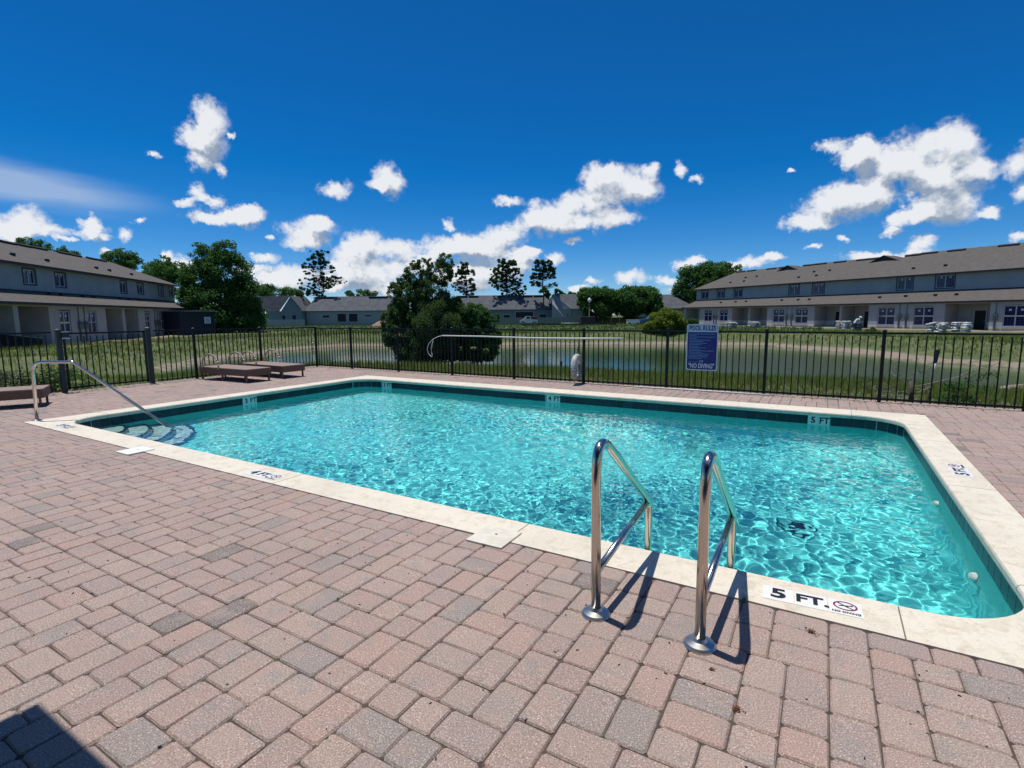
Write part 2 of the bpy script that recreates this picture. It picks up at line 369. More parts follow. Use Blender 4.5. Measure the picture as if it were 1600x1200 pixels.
DRYG = leafm('dry_grass_blades', (.140, .135, .055), (.300, .270, .130), .45)
BARK = mat('bark', (.060, .045, .035), .95, col2=(.11, .085, .065), scale=6, bump=.6)
BRANCH = mat('pale_dead_branch', (.30, .28, .24), .9, col2=(.16, .14, .12), scale=20)
STUCCO = mat('pale_stucco', (.44, .42, .385), .9, col2=(.37, .355, .33), scale=1.2, bump=.2, bscale=30)
STUCCO_UP = mat('grey_upper_stucco', (.37, .385, .39), .9, col2=(.33, .34, .35), scale=.8)
def sunstrip_stucco():
    m = bpy.data.materials.new('stucco_painted_sunstrip'); m.use_nodes = True; t = m.node_tree; b = t.nodes['Principled BSDF']
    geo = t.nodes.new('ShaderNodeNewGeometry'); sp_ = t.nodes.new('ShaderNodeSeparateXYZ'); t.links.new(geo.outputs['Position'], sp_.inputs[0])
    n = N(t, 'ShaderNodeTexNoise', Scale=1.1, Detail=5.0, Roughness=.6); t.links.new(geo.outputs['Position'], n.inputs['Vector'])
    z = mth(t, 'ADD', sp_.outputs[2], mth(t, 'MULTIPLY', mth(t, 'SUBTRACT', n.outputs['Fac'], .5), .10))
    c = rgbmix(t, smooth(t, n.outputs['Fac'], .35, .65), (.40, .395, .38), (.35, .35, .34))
    c = rgbmix(t, smooth(t, z, .42, .48, 1, 0), c, (.84, .79, .69))  # sunlit strip along the wall foot, painted in as a paler colour
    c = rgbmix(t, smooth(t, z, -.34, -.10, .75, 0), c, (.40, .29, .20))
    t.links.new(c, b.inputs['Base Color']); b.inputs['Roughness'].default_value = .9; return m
SUNSTRIP = sunstrip_stucco()
def shingle_mat():
    m = bpy.data.materials.new('brown_shingles'); m.use_nodes = True; t = m.node_tree; b = t.nodes['Principled BSDF']
    tc_ = t.nodes.new('ShaderNodeTexCoord')
    n = N(t, 'ShaderNodeTexNoise', Scale=2.2, Detail=8.0, Roughness=.75); t.links.new(tc_.outputs['Object'], n.inputs['Vector'])
    n2 = N(t, 'ShaderNodeTexVoronoi', Scale=3.4); mp = N(t, 'ShaderNodeMapping'); mp.inputs['Scale'].default_value = (1, 3, 6)
    t.links.new(tc_.outputs['Object'], mp.inputs[0]); t.links.new(mp.outputs[0], n2.inputs['Vector'])
    c = rgbmix(t, smooth(t, n.outputs['Fac'], .3, .7), (.068, .060, .054), (.120, .106, .094))
    c = rgbmix(t, .35, c, rgbmix(t, n2.outputs['Color'], (.055, .048, .044), (.155, .137, .118)))
    t.links.new(c, b.inputs['Base Color']); b.inputs['Roughness'].default_value = .95; return m
SHING = shingle_mat()
SHINGF = mat('grey_shingles', (.068, .074, .086), .95, col2=(.098, .104, .116), scale=1.0)
FASC = mat('dark_fascia', (.012, .016, .026), .6)
GLASSB = mat('blue_filmed_glass', (.010, .013, .075), .12)
FRAMEW = mat('window_vinyl', (.50, .50, .54), .5)
TRIMD = mat('dark_window_trim', (.045, .055, .085), .7)
STICK = mat('window_sticker', (.62, .66, .70), .6)
DARKI = mat('dark_interior', (.010, .010, .014), .7)
METER = mat('meter_grey', (.10, .13, .13), .6)

# ------------------------------------------------------------------ terrain, pond
pond_px = [(240,588),(350,562),(463,547),(550,542),(620,541),(800,540),(1000,539),(1200,541),(1340,553),(1448,568),(1600,577),(1660,585),(1640,600),(1500,604),(1340,592),(1117,585),(865,575),(620,571),(500,573),(400,577),(300,589)]
ZW = -1.4
pond = np.array([[at(x, y, ZW).x, at(x, y, ZW).y] for x, y in pond_px])
def sdist(X, Y, P):
    d = np.full(X.shape, 1e9); ins = np.zeros(X.shape, bool); n = len(P)
    for i in range(n):
        a, b = P[i], P[(i + 1) % n]; e = b - a
        t = np.clip(((X - a[0]) * e[0] + (Y - a[1]) * e[1]) / (e @ e), 0, 1)
        d = np.minimum(d, np.hypot(X - a[0] - t * e[0], Y - a[1] - t * e[1]))
        c = ((a[1] > Y) != (b[1] > Y)) & (X < (b[0] - a[0]) * (Y - a[1]) / (b[1] - a[1] + 1e-12) + a[0]); ins ^= c
    return np.where(ins, -d, d)
def sms(x): x = np.clip(x, 0, 1); return x * x * (3 - 2 * x)
DX0, DX1, DY0, DY1 = -3.6, 16.2, -7.0, 8.35
def ground_z(X, Y):
    sd = sdist(X, Y, pond) + .35 * np.sin(X * .9 + Y * .4) + .2 * np.sin(Y * 1.7 - X * .6)
    dd = np.hypot(np.maximum(np.maximum(DX0 - X, X - DX1), 0), np.maximum(np.maximum(DY0 - Y, Y - DY1), 0))
    top = -.07 - .33 * sms((dd - .5) / 9)
    bank = sms(np.maximum(sd, 0) / 6.0) * .82 + .18 * sms(np.maximum(sd, 0) / .8)
    z = np.where(sd > 0, (ZW - .02) + (top - ZW + .02) * bank, ZW - .02 - .25 * np.minimum(-sd, 3))
    zn = -.07 + (ZW + .05) * np.clip(dd / (dd + np.maximum(sd, .01)), 0, 1) ** 1.05
    z = np.where(sd > 0, z + (np.minimum(zn, z) - z) * (1 - sms((dd - 15.5) / 5)), z)
    z = z + .05 * np.sin(X * .7 + 1.3 * np.sin(Y * .5)) * sms(sd / 3) * sms(dd / 3)
    inside = (X > DX0 + .25) & (X < DX1 - .25) & (Y > DY0 + .25) & (Y < DY1 - .25)
    return np.where(inside, -3.0, z), sd
def axis(a, b, near0, near1, far):
    xs = list(np.arange(near0, near1 + .1, .6)); s_ = .6; x = near0
    while x > a: s_ = min(s_ * 1.12, far); x -= s_; xs.insert(0, x)
    x = xs[-1]; s_ = .6
    while x < b: s_ = min(s_ * 1.12, far); x += s_; xs.append(x)
    return np.array(xs)
gx_ = axis(-1500, 1500, -32, 24, 150); gy_ = axis(-600, 2200, -8, 58, 150)
gx_ = np.sort(np.append(gx_, [DX0 + .24, DX0 + .26, DX1 - .26, DX1 - .24])); gy_ = np.sort(np.append(gy_, [DY1 - .26, DY1 - .24]))
GX, GY = np.meshgrid(gx_, gy_); GZ, SD = ground_z(GX, GY)
def grid_mesh(name, X, Y, Z, m, smooth_=True):
    ny, nx = X.shape; V = np.stack([X, Y, Z], -1).reshape(-1, 3); i = np.arange(nx * ny).reshape(ny, nx)
    F = np.stack([i[:-1, :-1], i[:-1, 1:], i[1:, 1:], i[1:, :-1]], -1).reshape(-1, 4)
    me = bpy.data.meshes.new(name); me.vertices.add(len(V)); me.vertices.foreach_set('co', V.ravel().astype(np.float32))
    me.loops.add(F.size); me.loops.foreach_set('vertex_index', F.ravel().astype(np.int32)); me.polygons.add(len(F))
    me.polygons.foreach_set('loop_start', np.arange(0, F.size, 4, dtype=np.int32)); me.polygons.foreach_set('loop_total', np.full(len(F), 4, np.int32))
    if smooth_: me.polygons.foreach_set('use_smooth', [True] * len(F))
    me.update(calc_edges=True); me.materials.append(m); o = bpy.data.objects.new(name, me); COL.objects.link(o); return o
def ground_mat():
    m = bpy.data.materials.new('rough_ground'); m.use_nodes = True; t = m.node_tree; b = t.nodes['Principled BSDF']
    geo = t.nodes.new('ShaderNodeNewGeometry'); at_ = t.nodes.new('ShaderNodeAttribute'); at_.attribute_name = 'sand'
    n1 = N(t, 'ShaderNodeTexNoise', Scale=.45, Detail=7.0, Roughness=.7); t.links.new(geo.outputs['Position'], n1.inputs['Vector'])
    n2 = N(t, 'ShaderNodeTexNoise', Scale=3.5, Detail=6.0, Roughness=.7); t.links.new(geo.outputs['Position'], n2.inputs['Vector'])
    g = rgbmix(t, smooth(t, n1.outputs['Fac'], .35, .65), (.065, .098, .026), (.125, .140, .050))
    g = rgbmix(t, smooth(t, n2.outputs['Fac'], .45, .75, 0, .7), g, (.050, .068, .022))
    s_ = rgbmix(t, n2.outputs['Fac'], (.16, .125, .09), (.31, .25, .19))
    f = mth(t, 'ADD', at_.outputs['Fac'], mth(t, 'MULTIPLY', mth(t, 'SUBTRACT', n2.outputs['Fac'], .5), .9))
    t.links.new(rgbmix(t, smooth(t, f, .35, .6), g, s_), b.inputs['Base Color']); b.inputs['Roughness'].default_value = .95
    bp = N(t, 'ShaderNodeBump', Strength=.7, Distance=.08); t.links.new(n2.outputs['Fac'], bp.inputs['Height']); t.links.new(bp.outputs[0], b.inputs['Normal'])
    return m
ground = tag(grid_mesh('ground', GX, GY, GZ, ground_mat()), kind='structure')
# building plots are bare and sandy, as is the strip along the water
RC, RT = np.array([10.12, 80.96]), np.array([.80313, -.59580]); RN = np.array([-.59580, -.80313])
LC, LT = np.array([-44.64, 19.61]), np.array([-.69236, .72156]); LN = np.array([.72156, .69236])
sand = np.exp(-((SD - .7) / .6) ** 2) * .9
for c_, t_, n_, s0, s1 in ((RC, RT, RN, -26, 40), (LC, LT, LN, -20, 32)):
    ss = (GX - c_[0]) * t_[0] + (GY - c_[1]) * t_[1]; oo = (GX - c_[0]) * n_[0] + (GY - c_[1]) * n_[1]
    sand = np.maximum(sand, sms((ss - s0) / 3) * sms((s1 - ss) / 3) * sms((4.5 - oo) / 1.5))
sand = np.where(GY < 12, sand * .3, sand)
a_ = ground.data.attributes.new('sand', 'FLOAT', 'POINT'); a_.data.foreach_set('value', sand.ravel().astype(np.float32))
def pond_mat():
    m = bpy.data.materials.new('pond_water'); m.use_nodes = True; t = m.node_tree; b = t.nodes['Principled BSDF']
    b.inputs['Base Color'].default_value = (.045, .085, .045, 1); b.inputs['Roughness'].default_value = .06; b.inputs['IOR'].default_value = 1.33
    geo = t.nodes.new('ShaderNodeNewGeometry'); mp = N(t, 'ShaderNodeMapping'); mp.inputs['Scale'].default_value = (1, 1, 1)
    t.links.new(geo.outputs['Position'], mp.inputs[0])
    n = N(t, 'ShaderNodeTexNoise', Scale=2.5, Detail=4.0, Roughness=.6); t.links.new(mp.outputs[0], n.inputs['Vector'])
    bp = N(t, 'ShaderNodeBump', Strength=.25, Distance=.03); t.links.new(n.outputs['Fac'], bp.inputs['Height']); t.links.new(bp.outputs[0], b.inputs['Normal'])
    return m
mb = MB(); mb.add([(-45, 8.8, ZW), (26, 8.8, ZW), (26, 62, ZW), (-45, 62, ZW)], [(0, 1, 2, 3)])
tag(mb.build('pond_water', pond_mat()), kind='structure')

# ------------------------------------------------------------------ grass (stuff)
def scatter(name, m, pts, h, w, seed, tilt=.5, blades=3, label=None):
    r = np.random.default_rng(seed); n = len(pts); P = np.repeat(pts, blades, 0) + np.c_[r.normal(0, w * 2.5, (n * blades, 2)), np.zeros(n * blades)]
    k = len(P); a = r.uniform(0, 2 * PI, k); hh = h * r.uniform(.5, 1.25, k); ww = w * r.uniform(.6, 1.3, k)
    d = np.c_[np.cos(a), np.sin(a), np.zeros(k)]; lean = np.c_[np.cos(a + 1.7), np.sin(a + 1.7), np.zeros(k)] * (hh * tilt * r.uniform(0, 1, k))[:, None]
    v0 = P - d * ww[:, None]; v1 = P + d * ww[:, None]; v2 = P + lean + np.c_[np.zeros(k), np.zeros(k), hh]
    V = np.stack([v0, v1, v2], 1).reshape(-1, 3)
    me = bpy.data.meshes.new(name); me.vertices.add(len(V)); me.vertices.foreach_set('co', V.ravel().astype(np.float32))
    me.loops.add(3 * k); me.loops.foreach_set('vertex_index', np.arange(3 * k, dtype=np.int32)); me.polygons.add(k)
    me.polygons.foreach_set('loop_start', np.arange(0, 3 * k, 3, dtype=np.int32)); me.polygons.foreach_set('loop_total', np.full(k, 3, np.int32))
    me.update(calc_edges=True); me.materials.append(m)
    at_ = me.attributes.new('tone', 'FLOAT', 'FACE'); at_.data.foreach_set('value', r.uniform(0, 1, k).astype(np.float32))
    o = bpy.data.objects.new(name, me); COL.objects.link(o); tag(o, label, None, None, 'stuff'); return o
def spots(n, x0, x1, y0, y1, seed, cond):
    r = np.random.default_rng(seed); X = r.uniform(x0, x1, n); Y = r.uniform(y0, y1, n); Z, sd = ground_z(X, Y); k = cond(X, Y, Z, sd)
    return np.c_[X, Y, Z][k]
nearc = lambda X, Y, Z, sd: (sd > .7) & (Z > -2) & ((Y > 8.4) | (X < -3.7))
scatter('grass', GRASSM, spots(48000, -14, 24, 3, 30, 11, nearc), .085, .006, 1, label='green grass on the bank behind the pool fence')
scatter('grass', DRYG, spots(52000, -10, 24, 8.4, 29, 12, nearc), .080, .006, 2, label='dry straw coloured grass mixed into the near bank')
farc = lambda X, Y, Z, sd: (sd > 1.8) & (sd < 14) & (Z > -1.35)
scatter('tall_grass', GRASSM, spots(80000, -60, 34, 6, 75, 13, farc), .26, .015, 3, label='rough tall grass on the far banks of the pond')
fieldc = lambda X, Y, Z, sd: (sd > 9)
scatter('weeds', LEAF2, spots(16000, -110, 10, 40, 112, 14, lambda X, Y, Z, sd: (sd > 7) & ((X - RC[0]) * RN[0] + (Y - RC[1]) * RN[1] > 5)), .32, .045, 4, label='low weeds over the field beyond the pond')

# ------------------------------------------------------------------ deck: pavers
def tiling(Wd, Hd, seed):
    r = random.Random(seed); g = [[-1] * Wd for _ in range(Hd)]
    def first():
        for y in range(Hd):
            for x in range(Wd):
                if g[y][x] < 0: return x, y
    def fits(x, y, w, h): return all(g[(y + j) % Hd][(x + i) % Wd] < 0 for j in range(h) for i in range(w))
    def put(x, y, w, h, v):
        for j in range(h):
            for i in range(w): g[(y + j) % Hd][(x + i) % Wd] = v
    def opts(x, y):
        o = [(3, 2), (2, 3), (2, 2)]; w = [r.random() ** (1 / a) for a in (3.2, 3.2, 2.2)]
        return [q_ for _, q_ in sorted(zip(w, o), reverse=True) if fits(x, y, *q_)]
    st = []; cur = first(); o = opts(*cur)
    while True:
        if o:
            q_ = o.pop(0); put(*cur, *q_, len(st)); st.append((cur, q_, o)); c = first()
            if c is None: break
            cur = c; o = opts(*c)
        else:
            cur, q_, o = st.pop(); put(*cur, *q_, -1)
    return [(c[0], c[1], q_[0], q_[1]) for c, q_, _ in st]
U = .0805; TW, TH = 22, 20
T = tiling(TW, TH, 4)
OX1, OY1 = 11.71, 6.97
rects = []
for i in range(-4, 12):
    for j in range(-5, 8):
        for (x, y, w, h) in T:
            x0 = (x + i * TW) * U - .02; y0 = (y + j * TH) * U + .013; x1 = x0 + w * U; y1 = y0 + h * U
            x0, x1, y0, y1 = max(x0, -3.55), min(x1, 15.6), max(y0, -4.4), min(y1, 8.30)
            if x1 - x0 < .03 or y1 - y0 < .03: continue
            # clip against the coping rectangle
            if x0 < OX1 and x1 > 0 and y0 < OY1 and y1 > 0:
                c = [(min(y1, 0) - y0, 'b'), (y1 - max(y0, OY1), 't'), (min(x1, 0) - x0, 'l'), (x1 - max(x0, OX1), 'r')]
                v, k = max(c)
                if v < .03: continue
                if k == 'b': y1 = 0 - .004
                elif k == 't': y0 = OY1 + .004
                elif k == 'l': x1 = -.004
                else: x0 = OX1 + .004
            rects.append((x0, y0, x1, y1))
def paver_geo(w, d, seed):
    r = random.Random(seed); g = .0021; hx, hy = w / 2 - g, d / 2 - g; c = .013; b = .0070
    def ring(ix, z, jit):
        o = []
        for sx_, sy_ in ((-1, -1), (1, -1), (1, 1), (-1, 1)):
            cc = c
            a1 = (sx_ * (hx - ix), sy_ * (hy - ix - cc)); a2 = (sx_ * (hx - ix - cc), sy_ * (hy - ix))
            pr = (a1, a2) if sx_ * sy_ > 0 else (a2, a1)
            for p_ in pr: o.append((p_[0] + r.uniform(-jit, jit), p_[1] + r.uniform(-jit, jit), z))
        return o
    v = ring(0, -.045, 0) + ring(0, -.0075, .0012) + ring(b, 0.0, .0016)
    n = 8; f = [(i, (i + 1) % n, n + (i + 1) % n, n + i) for i in range(n)] + [(n + i, n + (i + 1) % n, 2 * n + (i + 1) % n, 2 * n + i) for i in range(n)] + [tuple(range(2 * n, 3 * n))]
    return v, f
def size_px(rc):
    x, y = (rc[0] + rc[2]) / 2, (rc[1] + rc[3]) / 2; v = Vector((x, y, 0)) - CAM; d = v.dot(cF)
    if d < .2: return 0
    px = 800 + FPX * v.dot(cR) / d; py = 600 - FPX * v.dot(cU) / d
    if px < -40 or px > 1640 or py > 1250: return 0
    return (rc[2] - rc[0]) * (rc[3] - rc[1]) / d ** 3
deck = tag(empty('pool_deck', (0, 0, 0)), kind='structure')
rects.sort(key=size_px, reverse=True)
cache = {}
for k, (x0, y0, x1, y1) in enumerate(rects[:300]):
    w, d = x1 - x0, y1 - y0; full = abs(w / U - round(w / U)) < .01 and abs(d / U - round(d / U)) < .01
    key = (round(w / U), round(d / U), k % 4) if full else ('c', k)
    if key not in cache:
        v, f = paver_geo(w, d, hash(str(key)) % 9999 if not full else key[0] * 100 + key[1] * 10 + key[2])
        me = bpy.data.meshes.new('paver'); me.from_pydata(v, [], f); me.materials.append(PAV1); cache[key] = me
    o = bpy.data.objects.new('paver', cache[key]); COL.objects.link(o); o.parent = deck
    o.location = ((x0 + x1) / 2, (y0 + y1) / 2, rnd.uniform(-.0015, .0012))
    o.rotation_euler = (rnd.gauss(0, .009), rnd.gauss(0, .009), rnd.gauss(0, .007) + (PI if full and k % 3 == 0 else 0))
mb = MB()
for k, (x0, y0, x1, y1) in enumerate(rects[300:]):
    v, f = paver_geo(x1 - x0, y1 - y0, k % 50)
    M = Matrix.Translation(((x0 + x1) / 2, (y0 + y1) / 2, rnd.uniform(-.002, .0015))) @ Matrix.Rotation(rnd.gauss(0, .007), 4, 'X') @ Matrix.Rotation(rnd.gauss(0, .007), 4, 'Y')
    mb.add([M @ Vector(p_) for p_ in v], f, rnd.random())
pf = mb.build('paver_field', PAV2, deck, tone=True); pf['kind'] = 'stuff'
# bedding sand between the pavers, with a hole for the pool; the deck behind the camera carries on as slab
mb = MB()
def ringquad(mb, a, b, z):
    (x0, y0, x1, y1), (X0, Y0, X1, Y1) = b, a
    v = [(X0, Y0, z), (X1, Y0, z), (X1, Y1, z), (X0, Y1, z), (x0, y0, z), (x1, y0, z), (x1, y1, z), (x0, y1, z)]
    mb.add(v, [(0, 1, 5, 4), (1, 2, 6, 5), (2, 3, 7, 6), (3, 0, 4, 7)])
ringquad(mb, (DX0, DY0, DX1, DY1), (.02, .02, OX1 - .02, OY1 - .02), -.009)
mb.add([(DX0, DY0, -.5), (DX1, DY0, -.5), (DX1, DY1, -.5), (DX0, DY1, -.5), (DX0, DY0, -.009), (DX1, DY0, -.009), (DX1, DY1, -.009), (DX0, DY1, -.009)],
       [(0, 1, 5, 4), (1, 2, 6, 5), (2, 3, 7, 6), (3, 0, 4, 7)])
mb.build('bedding_sand', SANDJ, deck)
mb = MB(); mb.box((6.3, -5.75, -.05), (19.6, 2.4, .1)); mb.build('concrete_slab', mat('concrete', (.34, .31, .28), .9, col2=(.28, .26, .24), scale=2), deck)

# ------------------------------------------------------------------ pool
IX0, IY0, IX1, IY1, RR = .36, .36, 11.37, 6.51, .50
def rrect(x0, y0, x1, y1, r, n=8):
    o = []
    for cx, cy, a0 in ((x0 + r, y0 + r, PI), (x1 - r, y0 + r, 1.5 * PI), (x1 - r, y1 - r, 0), (x0 + r, y1 - r, .5 * PI)):
        for k in range(n + 1):
            a = a0 + k / n * PI / 2; o.append((cx + r * math.cos(a), cy + r * math.sin(a)))
    return o
pool = thing('swimming_pool', 'rectangular turquoise swimming pool with cream coping and dark waterline tiles', 'swimming pool')
WX0, WY0, WX1, WY1 = IX0 - .03, IY0 - .03, IX1 + .03, IY1 + .03
def floor_z(x): return -1.17 - .50 * float(sms(np.array((x - 2.6) / 7.0)))
# shell: walls with a coved foot running into the floor
mb = MB(); rings = []
prof = [(0, -.03), (0, -.6), (0, None), (.10, None), (.24, None), (.40, None)]
for k, (ins, z) in enumerate(prof):
    pts = []
    base_ = rrect(WX0 + ins, WY0 + ins, WX1 - ins, WY1 - ins, max(RR - ins * .6, .12) + .03)
    for p_, q_ in zip(base_, base_[1:] + base_[:1]):
        nseg = 30 if math.dist(p_, q_) > 3 else 1
        pts += [(p_[0] + (q_[0] - p_[0]) * i / nseg, p_[1] + (q_[1] - p_[1]) * i / nseg) for i in range(nseg)]
    up = {2: .30, 3: .12, 4: .03, 5: 0}.get(k)
    rings.append([(x, y, z if z is not None else floor_z(x) + up) for x, y in pts])
n = len(rings[0]); V = [p_ for r_ in rings for p_ in r_]; F = []
for k in range(len(rings) - 1):
    for i in range(n): F.append((k * n + i, k * n + (i + 1) % n, (k + 1) * n + (i + 1) % n, (k + 1) * n + i))
mb.add(V, F)
mb.v = mb.v; shell = mb
gxs = np.linspace(WX0 + .3, WX1 - .3, 40)
fm = MB()
for i in range(39):
    xa, xb = gxs[i], gxs[i + 1]; fm.add([(xa, WY0 + .3, floor_z(xa) - .002), (xb, WY0 + .3, floor_z(xb) - .002), (xb, WY1 - .3, floor_z(xb) - .002), (xa, WY1 - .3, floor_z(xa) - .002)], [(0, 1, 2, 3)])
po1 = shell.build('pool_wall', PLAS, pool, smooth=True, angle=50); po2 = fm.build('pool_floor', PLAS, pool, smooth=True)
receivers = [po1, po2]
# quarter-round steps in the near left corner
stepr = [(.82, -.30), (1.14, -.55), (1.44, -.80), (1.75, -1.05)]
for k, (r_, z_) in enumerate(stepr):
    mb = MB(); cx, cy = IX0 - .02, IY0 - .02
    arc = [(cx + r_ * math.cos(a), cy + r_ * math.sin(a)) for a in [i / 16 * PI / 2 for i in range(17)]]
    mb.prism([(cx, cy)] + arc, z_ - .40, z_)
    st = mb.build('step', STEPM, pool); receivers.append(st)
    tr = MB()
    arc2 = [(cx + (r_ - .055) * math.cos(a), cy + (r_ - .055) * math.sin(a)) for a in [i / 16 * PI / 2 for i in range(17)]]
    for i in range(16):
        a, b, c, d = arc[i], arc[i + 1], arc2[i + 1], arc2[i]; e = .006
        sc_ = lambda p_, f_: (cx + (p_[0] - cx) * f_, cy + (p_[1] - cy) * f_)
        A, B = sc_(a, 1.006), sc_(b, 1.006)
        tr.add([(*A, z_ - .05), (*B, z_ - .05), (*B, z_ + e), (*A, z_ + e), (*c, z_ + e), (*d, z_ + e)], [(0, 1, 2, 3), (3, 2, 4, 5)])
    tt = tr.build('edge_tile', NAVY, st); receivers.append(tt)
# coping: poured in lengths with open joints, rounded lip overhanging the water
inner = rrect(IX0, IY0, IX1, IY1, RR, 10)
def outer_of(p_):
    x, y = p_
    return (0 if x < IX0 + RR else (OX1 if x > IX1 - RR else x), 0 if y < IY0 + RR else (OY1 if y > IY1 - RR else y))
def seg_poly(kind, a, b):
    if kind == 'n': return [(a, 0), (b, 0), (b, IY0), (a, IY0)], [(b, IY0), (a, IY0)]
    if kind == 'f': return [(b, OY1), (a, OY1), (a, IY1), (b, IY1)], None
    if kind == 'l': return [(0, b), (0, a), (IX0, a), (IX0, b)], None
    if kind == 'r': return [(OX1, a), (OX1, b), (IX1, b), (IX1, a)], None
def coping(poly, inner_n):
    """poly: closed outline, the last inner_n points run along the water's edge and get a rounded nose"""
    no = len(poly) - inner_n; cxm = (IX0 + IX1) / 2; mb = MB()
    def off_(p_, d):  # move along the inward normal of the pool edge
        x, y = p_; cx = min(max(x, IX0 + RR), IX1 - RR); cy = min(max(y, IY0 + RR), IY1 - RR)
        if IX0 + RR <= x <= IX1 - RR: v = Vector((0, 1 if y < 3 else -1))
        elif IY0 + RR <= y <= IY1 - RR: v = Vector((1 if x < 5 else -1, 0))
        else: v = (Vector((cx, cy)) - Vector((x, y))).normalized()
        return (x + v.x * d, y + v.y * d)
    lay = [(-.004, -.062, 0.0), (.0, -.055, 0), (.0, -.018, 0), (-.006, -.004, 0), (-.018, .003, 0)]
    rings_ = []
    for d, z, _ in lay:
        rings_.append([(x, y, z) for x, y in poly[:no]] + [(*off_(p_, d), z) for p_ in poly[no:]])
    n_ = len(poly); V_ = [p_ for r_ in rings_ for p_ in r_]
    F_ = [tuple(range(n_))[::-1], tuple(range((len(lay) - 1) * n_, len(lay) * n_))]
    for k in range(len(lay) - 1):
        for i in range(n_): F_.append((k * n_ + i, k * n_ + (i + 1) % n_, (k + 1) * n_ + (i + 1) % n_, (k + 1) * n_ + i))
    mb.add(V_, F_); return mb.build('coping_slab', COP, pool)
g = .0035
xj = [.95, 3.43, 5.97, 8.52, 10.76]; yj = [.95, 3.0, 5.0, 6.02]
for a, b in zip(xj[:-1], xj[1:]):
    coping([(a + g, 0), (b - g, 0), (b - g, IY0), (a + g, IY0)], 2)
    coping([(b - g, OY1), (a + g, OY1), (a + g, IY1), (b - g, IY1)], 2)
for a, b in zip(yj[:-1], yj[1:]):
    coping([(0, b - g), (0, a + g), (IX0, a + g), (IX0, b - g)], 2)
    coping([(OX1, a + g), (OX1, b - g), (IX1, b - g), (IX1, a + g)], 2)
NN = 11
c0, c1, c2, c3 = inner[:NN], inner[NN:2 * NN], inner[2 * NN:3 * NN], inner[3 * NN:]
coping([(0, yj[0] - g), (0, 0), (xj[0] - g, 0), (xj[0] - g, IY0)] + c0[::-1] + [(IX0, yj[0] - g)], NN + 2)
coping([(xj[-1] + g, 0), (OX1, 0), (OX1, yj[0] - g), (IX1, yj[0] - g)] + c1[::-1] + [(xj[-1] + g, IY0)], NN + 2)
coping([(OX1, yj[-1] + g), (OX1, OY1), (xj[-1] + g, OY1), (xj[-1] + g, IY1)] + c2[::-1] + [(IX1, yj[-1] + g)], NN + 2)
coping([(xj[0] - g, OY1), (0, OY1), (0, yj[-1] + g), (IX0, yj[-1] + g)] + c3[::-1] + [(xj[0] - g, IY1)], NN + 2)
# waterline tiles, six inches each
path = rrect(WX0, WY0, WX1, WY1, RR + .03, 10); path.append(path[0])
acc_ = [0.0]
for p_, q_ in zip(path[:-1], path[1:]): acc_.append(acc_[-1] + math.dist(p_, q_))
def along(s_):
    for i in range(len(path) - 1):
        if s_ <= acc_[i + 1] + 1e-9:
            f_ = (s_ - acc_[i]) / max(acc_[i + 1] - acc_[i], 1e-9); p_, q_ = path[i], path[i + 1]
            return p_[0] + (q_[0] - p_[0]) * f_, p_[1] + (q_[1] - p_[1]) * f_, math.atan2(q_[1] - p_[1], q_[0] - p_[0])
nt_ = 222; step_ = acc_[-1] / nt_
markers = [('3 FT', (1.13, WY1)), ('4 FT', (5.68, WY1)), ('5 FT', (10.33, WY1)), ('3 FT', (WX0, 3.43))]
mb = MB(); mb.box((0, 0, 0), (step_ - .004, .012, .146), bev=.002); tile_me = None
for k in range(nt_):
    x, y, a = along((k + .5) * step_)
    if any(math.hypot(x - m_[1][0], y - m_[1][1]) < .15 for m_ in markers): continue
    if tile_me is None: o = mb.build('waterline_tile', TILE, pool); tile_me = o.data
    else: o = bpy.data.objects.new('waterline_tile', tile_me); COL.objects.link(o); o.parent = pool
    o.location = (x - math.sin(a) * .004, y + math.cos(a) * .004, -.137); o.rotation_euler = (0, 0, a)
mb = MB()
for i in range(len(path) - 1):
    p_, q_ = path[i], path[i + 1]; mb.add([(*p_, -.214), (*q_, -.214), (*q_, -.0605), (*p_, -.0605)], [(0, 1, 2, 3)])
o = mb.build('grout_band', GROUT, pool)
o.location = (0, 0, 0); o.scale = (.9998, .9996, 1)
for body, (mx, my) in markers:
    left = mx < 1; e = empty('depth_marker', (mx, my, -.137), -PI / 2 if not left else 0); e.parent = pool; bpy.data.objects.remove(e)
    n0, fwd = ((0, -1), 0) if not left else ((1, 0), PI / 2)
    for s_, word in ((-.5, body[0]), (.5, 'FT')):
        t_ = MB(); t_.box((0, 0, 0), (.148, .014, .148), bev=.002); tt = t_.build('depth_marker', TILEW, pool)
        tt.location = (mx + (s_ * .152 if not left else .008), my + (-.008 if not left else s_ * .152), -.136); tt.rotation_euler = (0, 0, fwd)
        text(word, .135, INK, tt, (0, -.0082, 0), (PI / 2, 0, 0), bold=.03, sx=1.0 if word != 'FT' else .95)
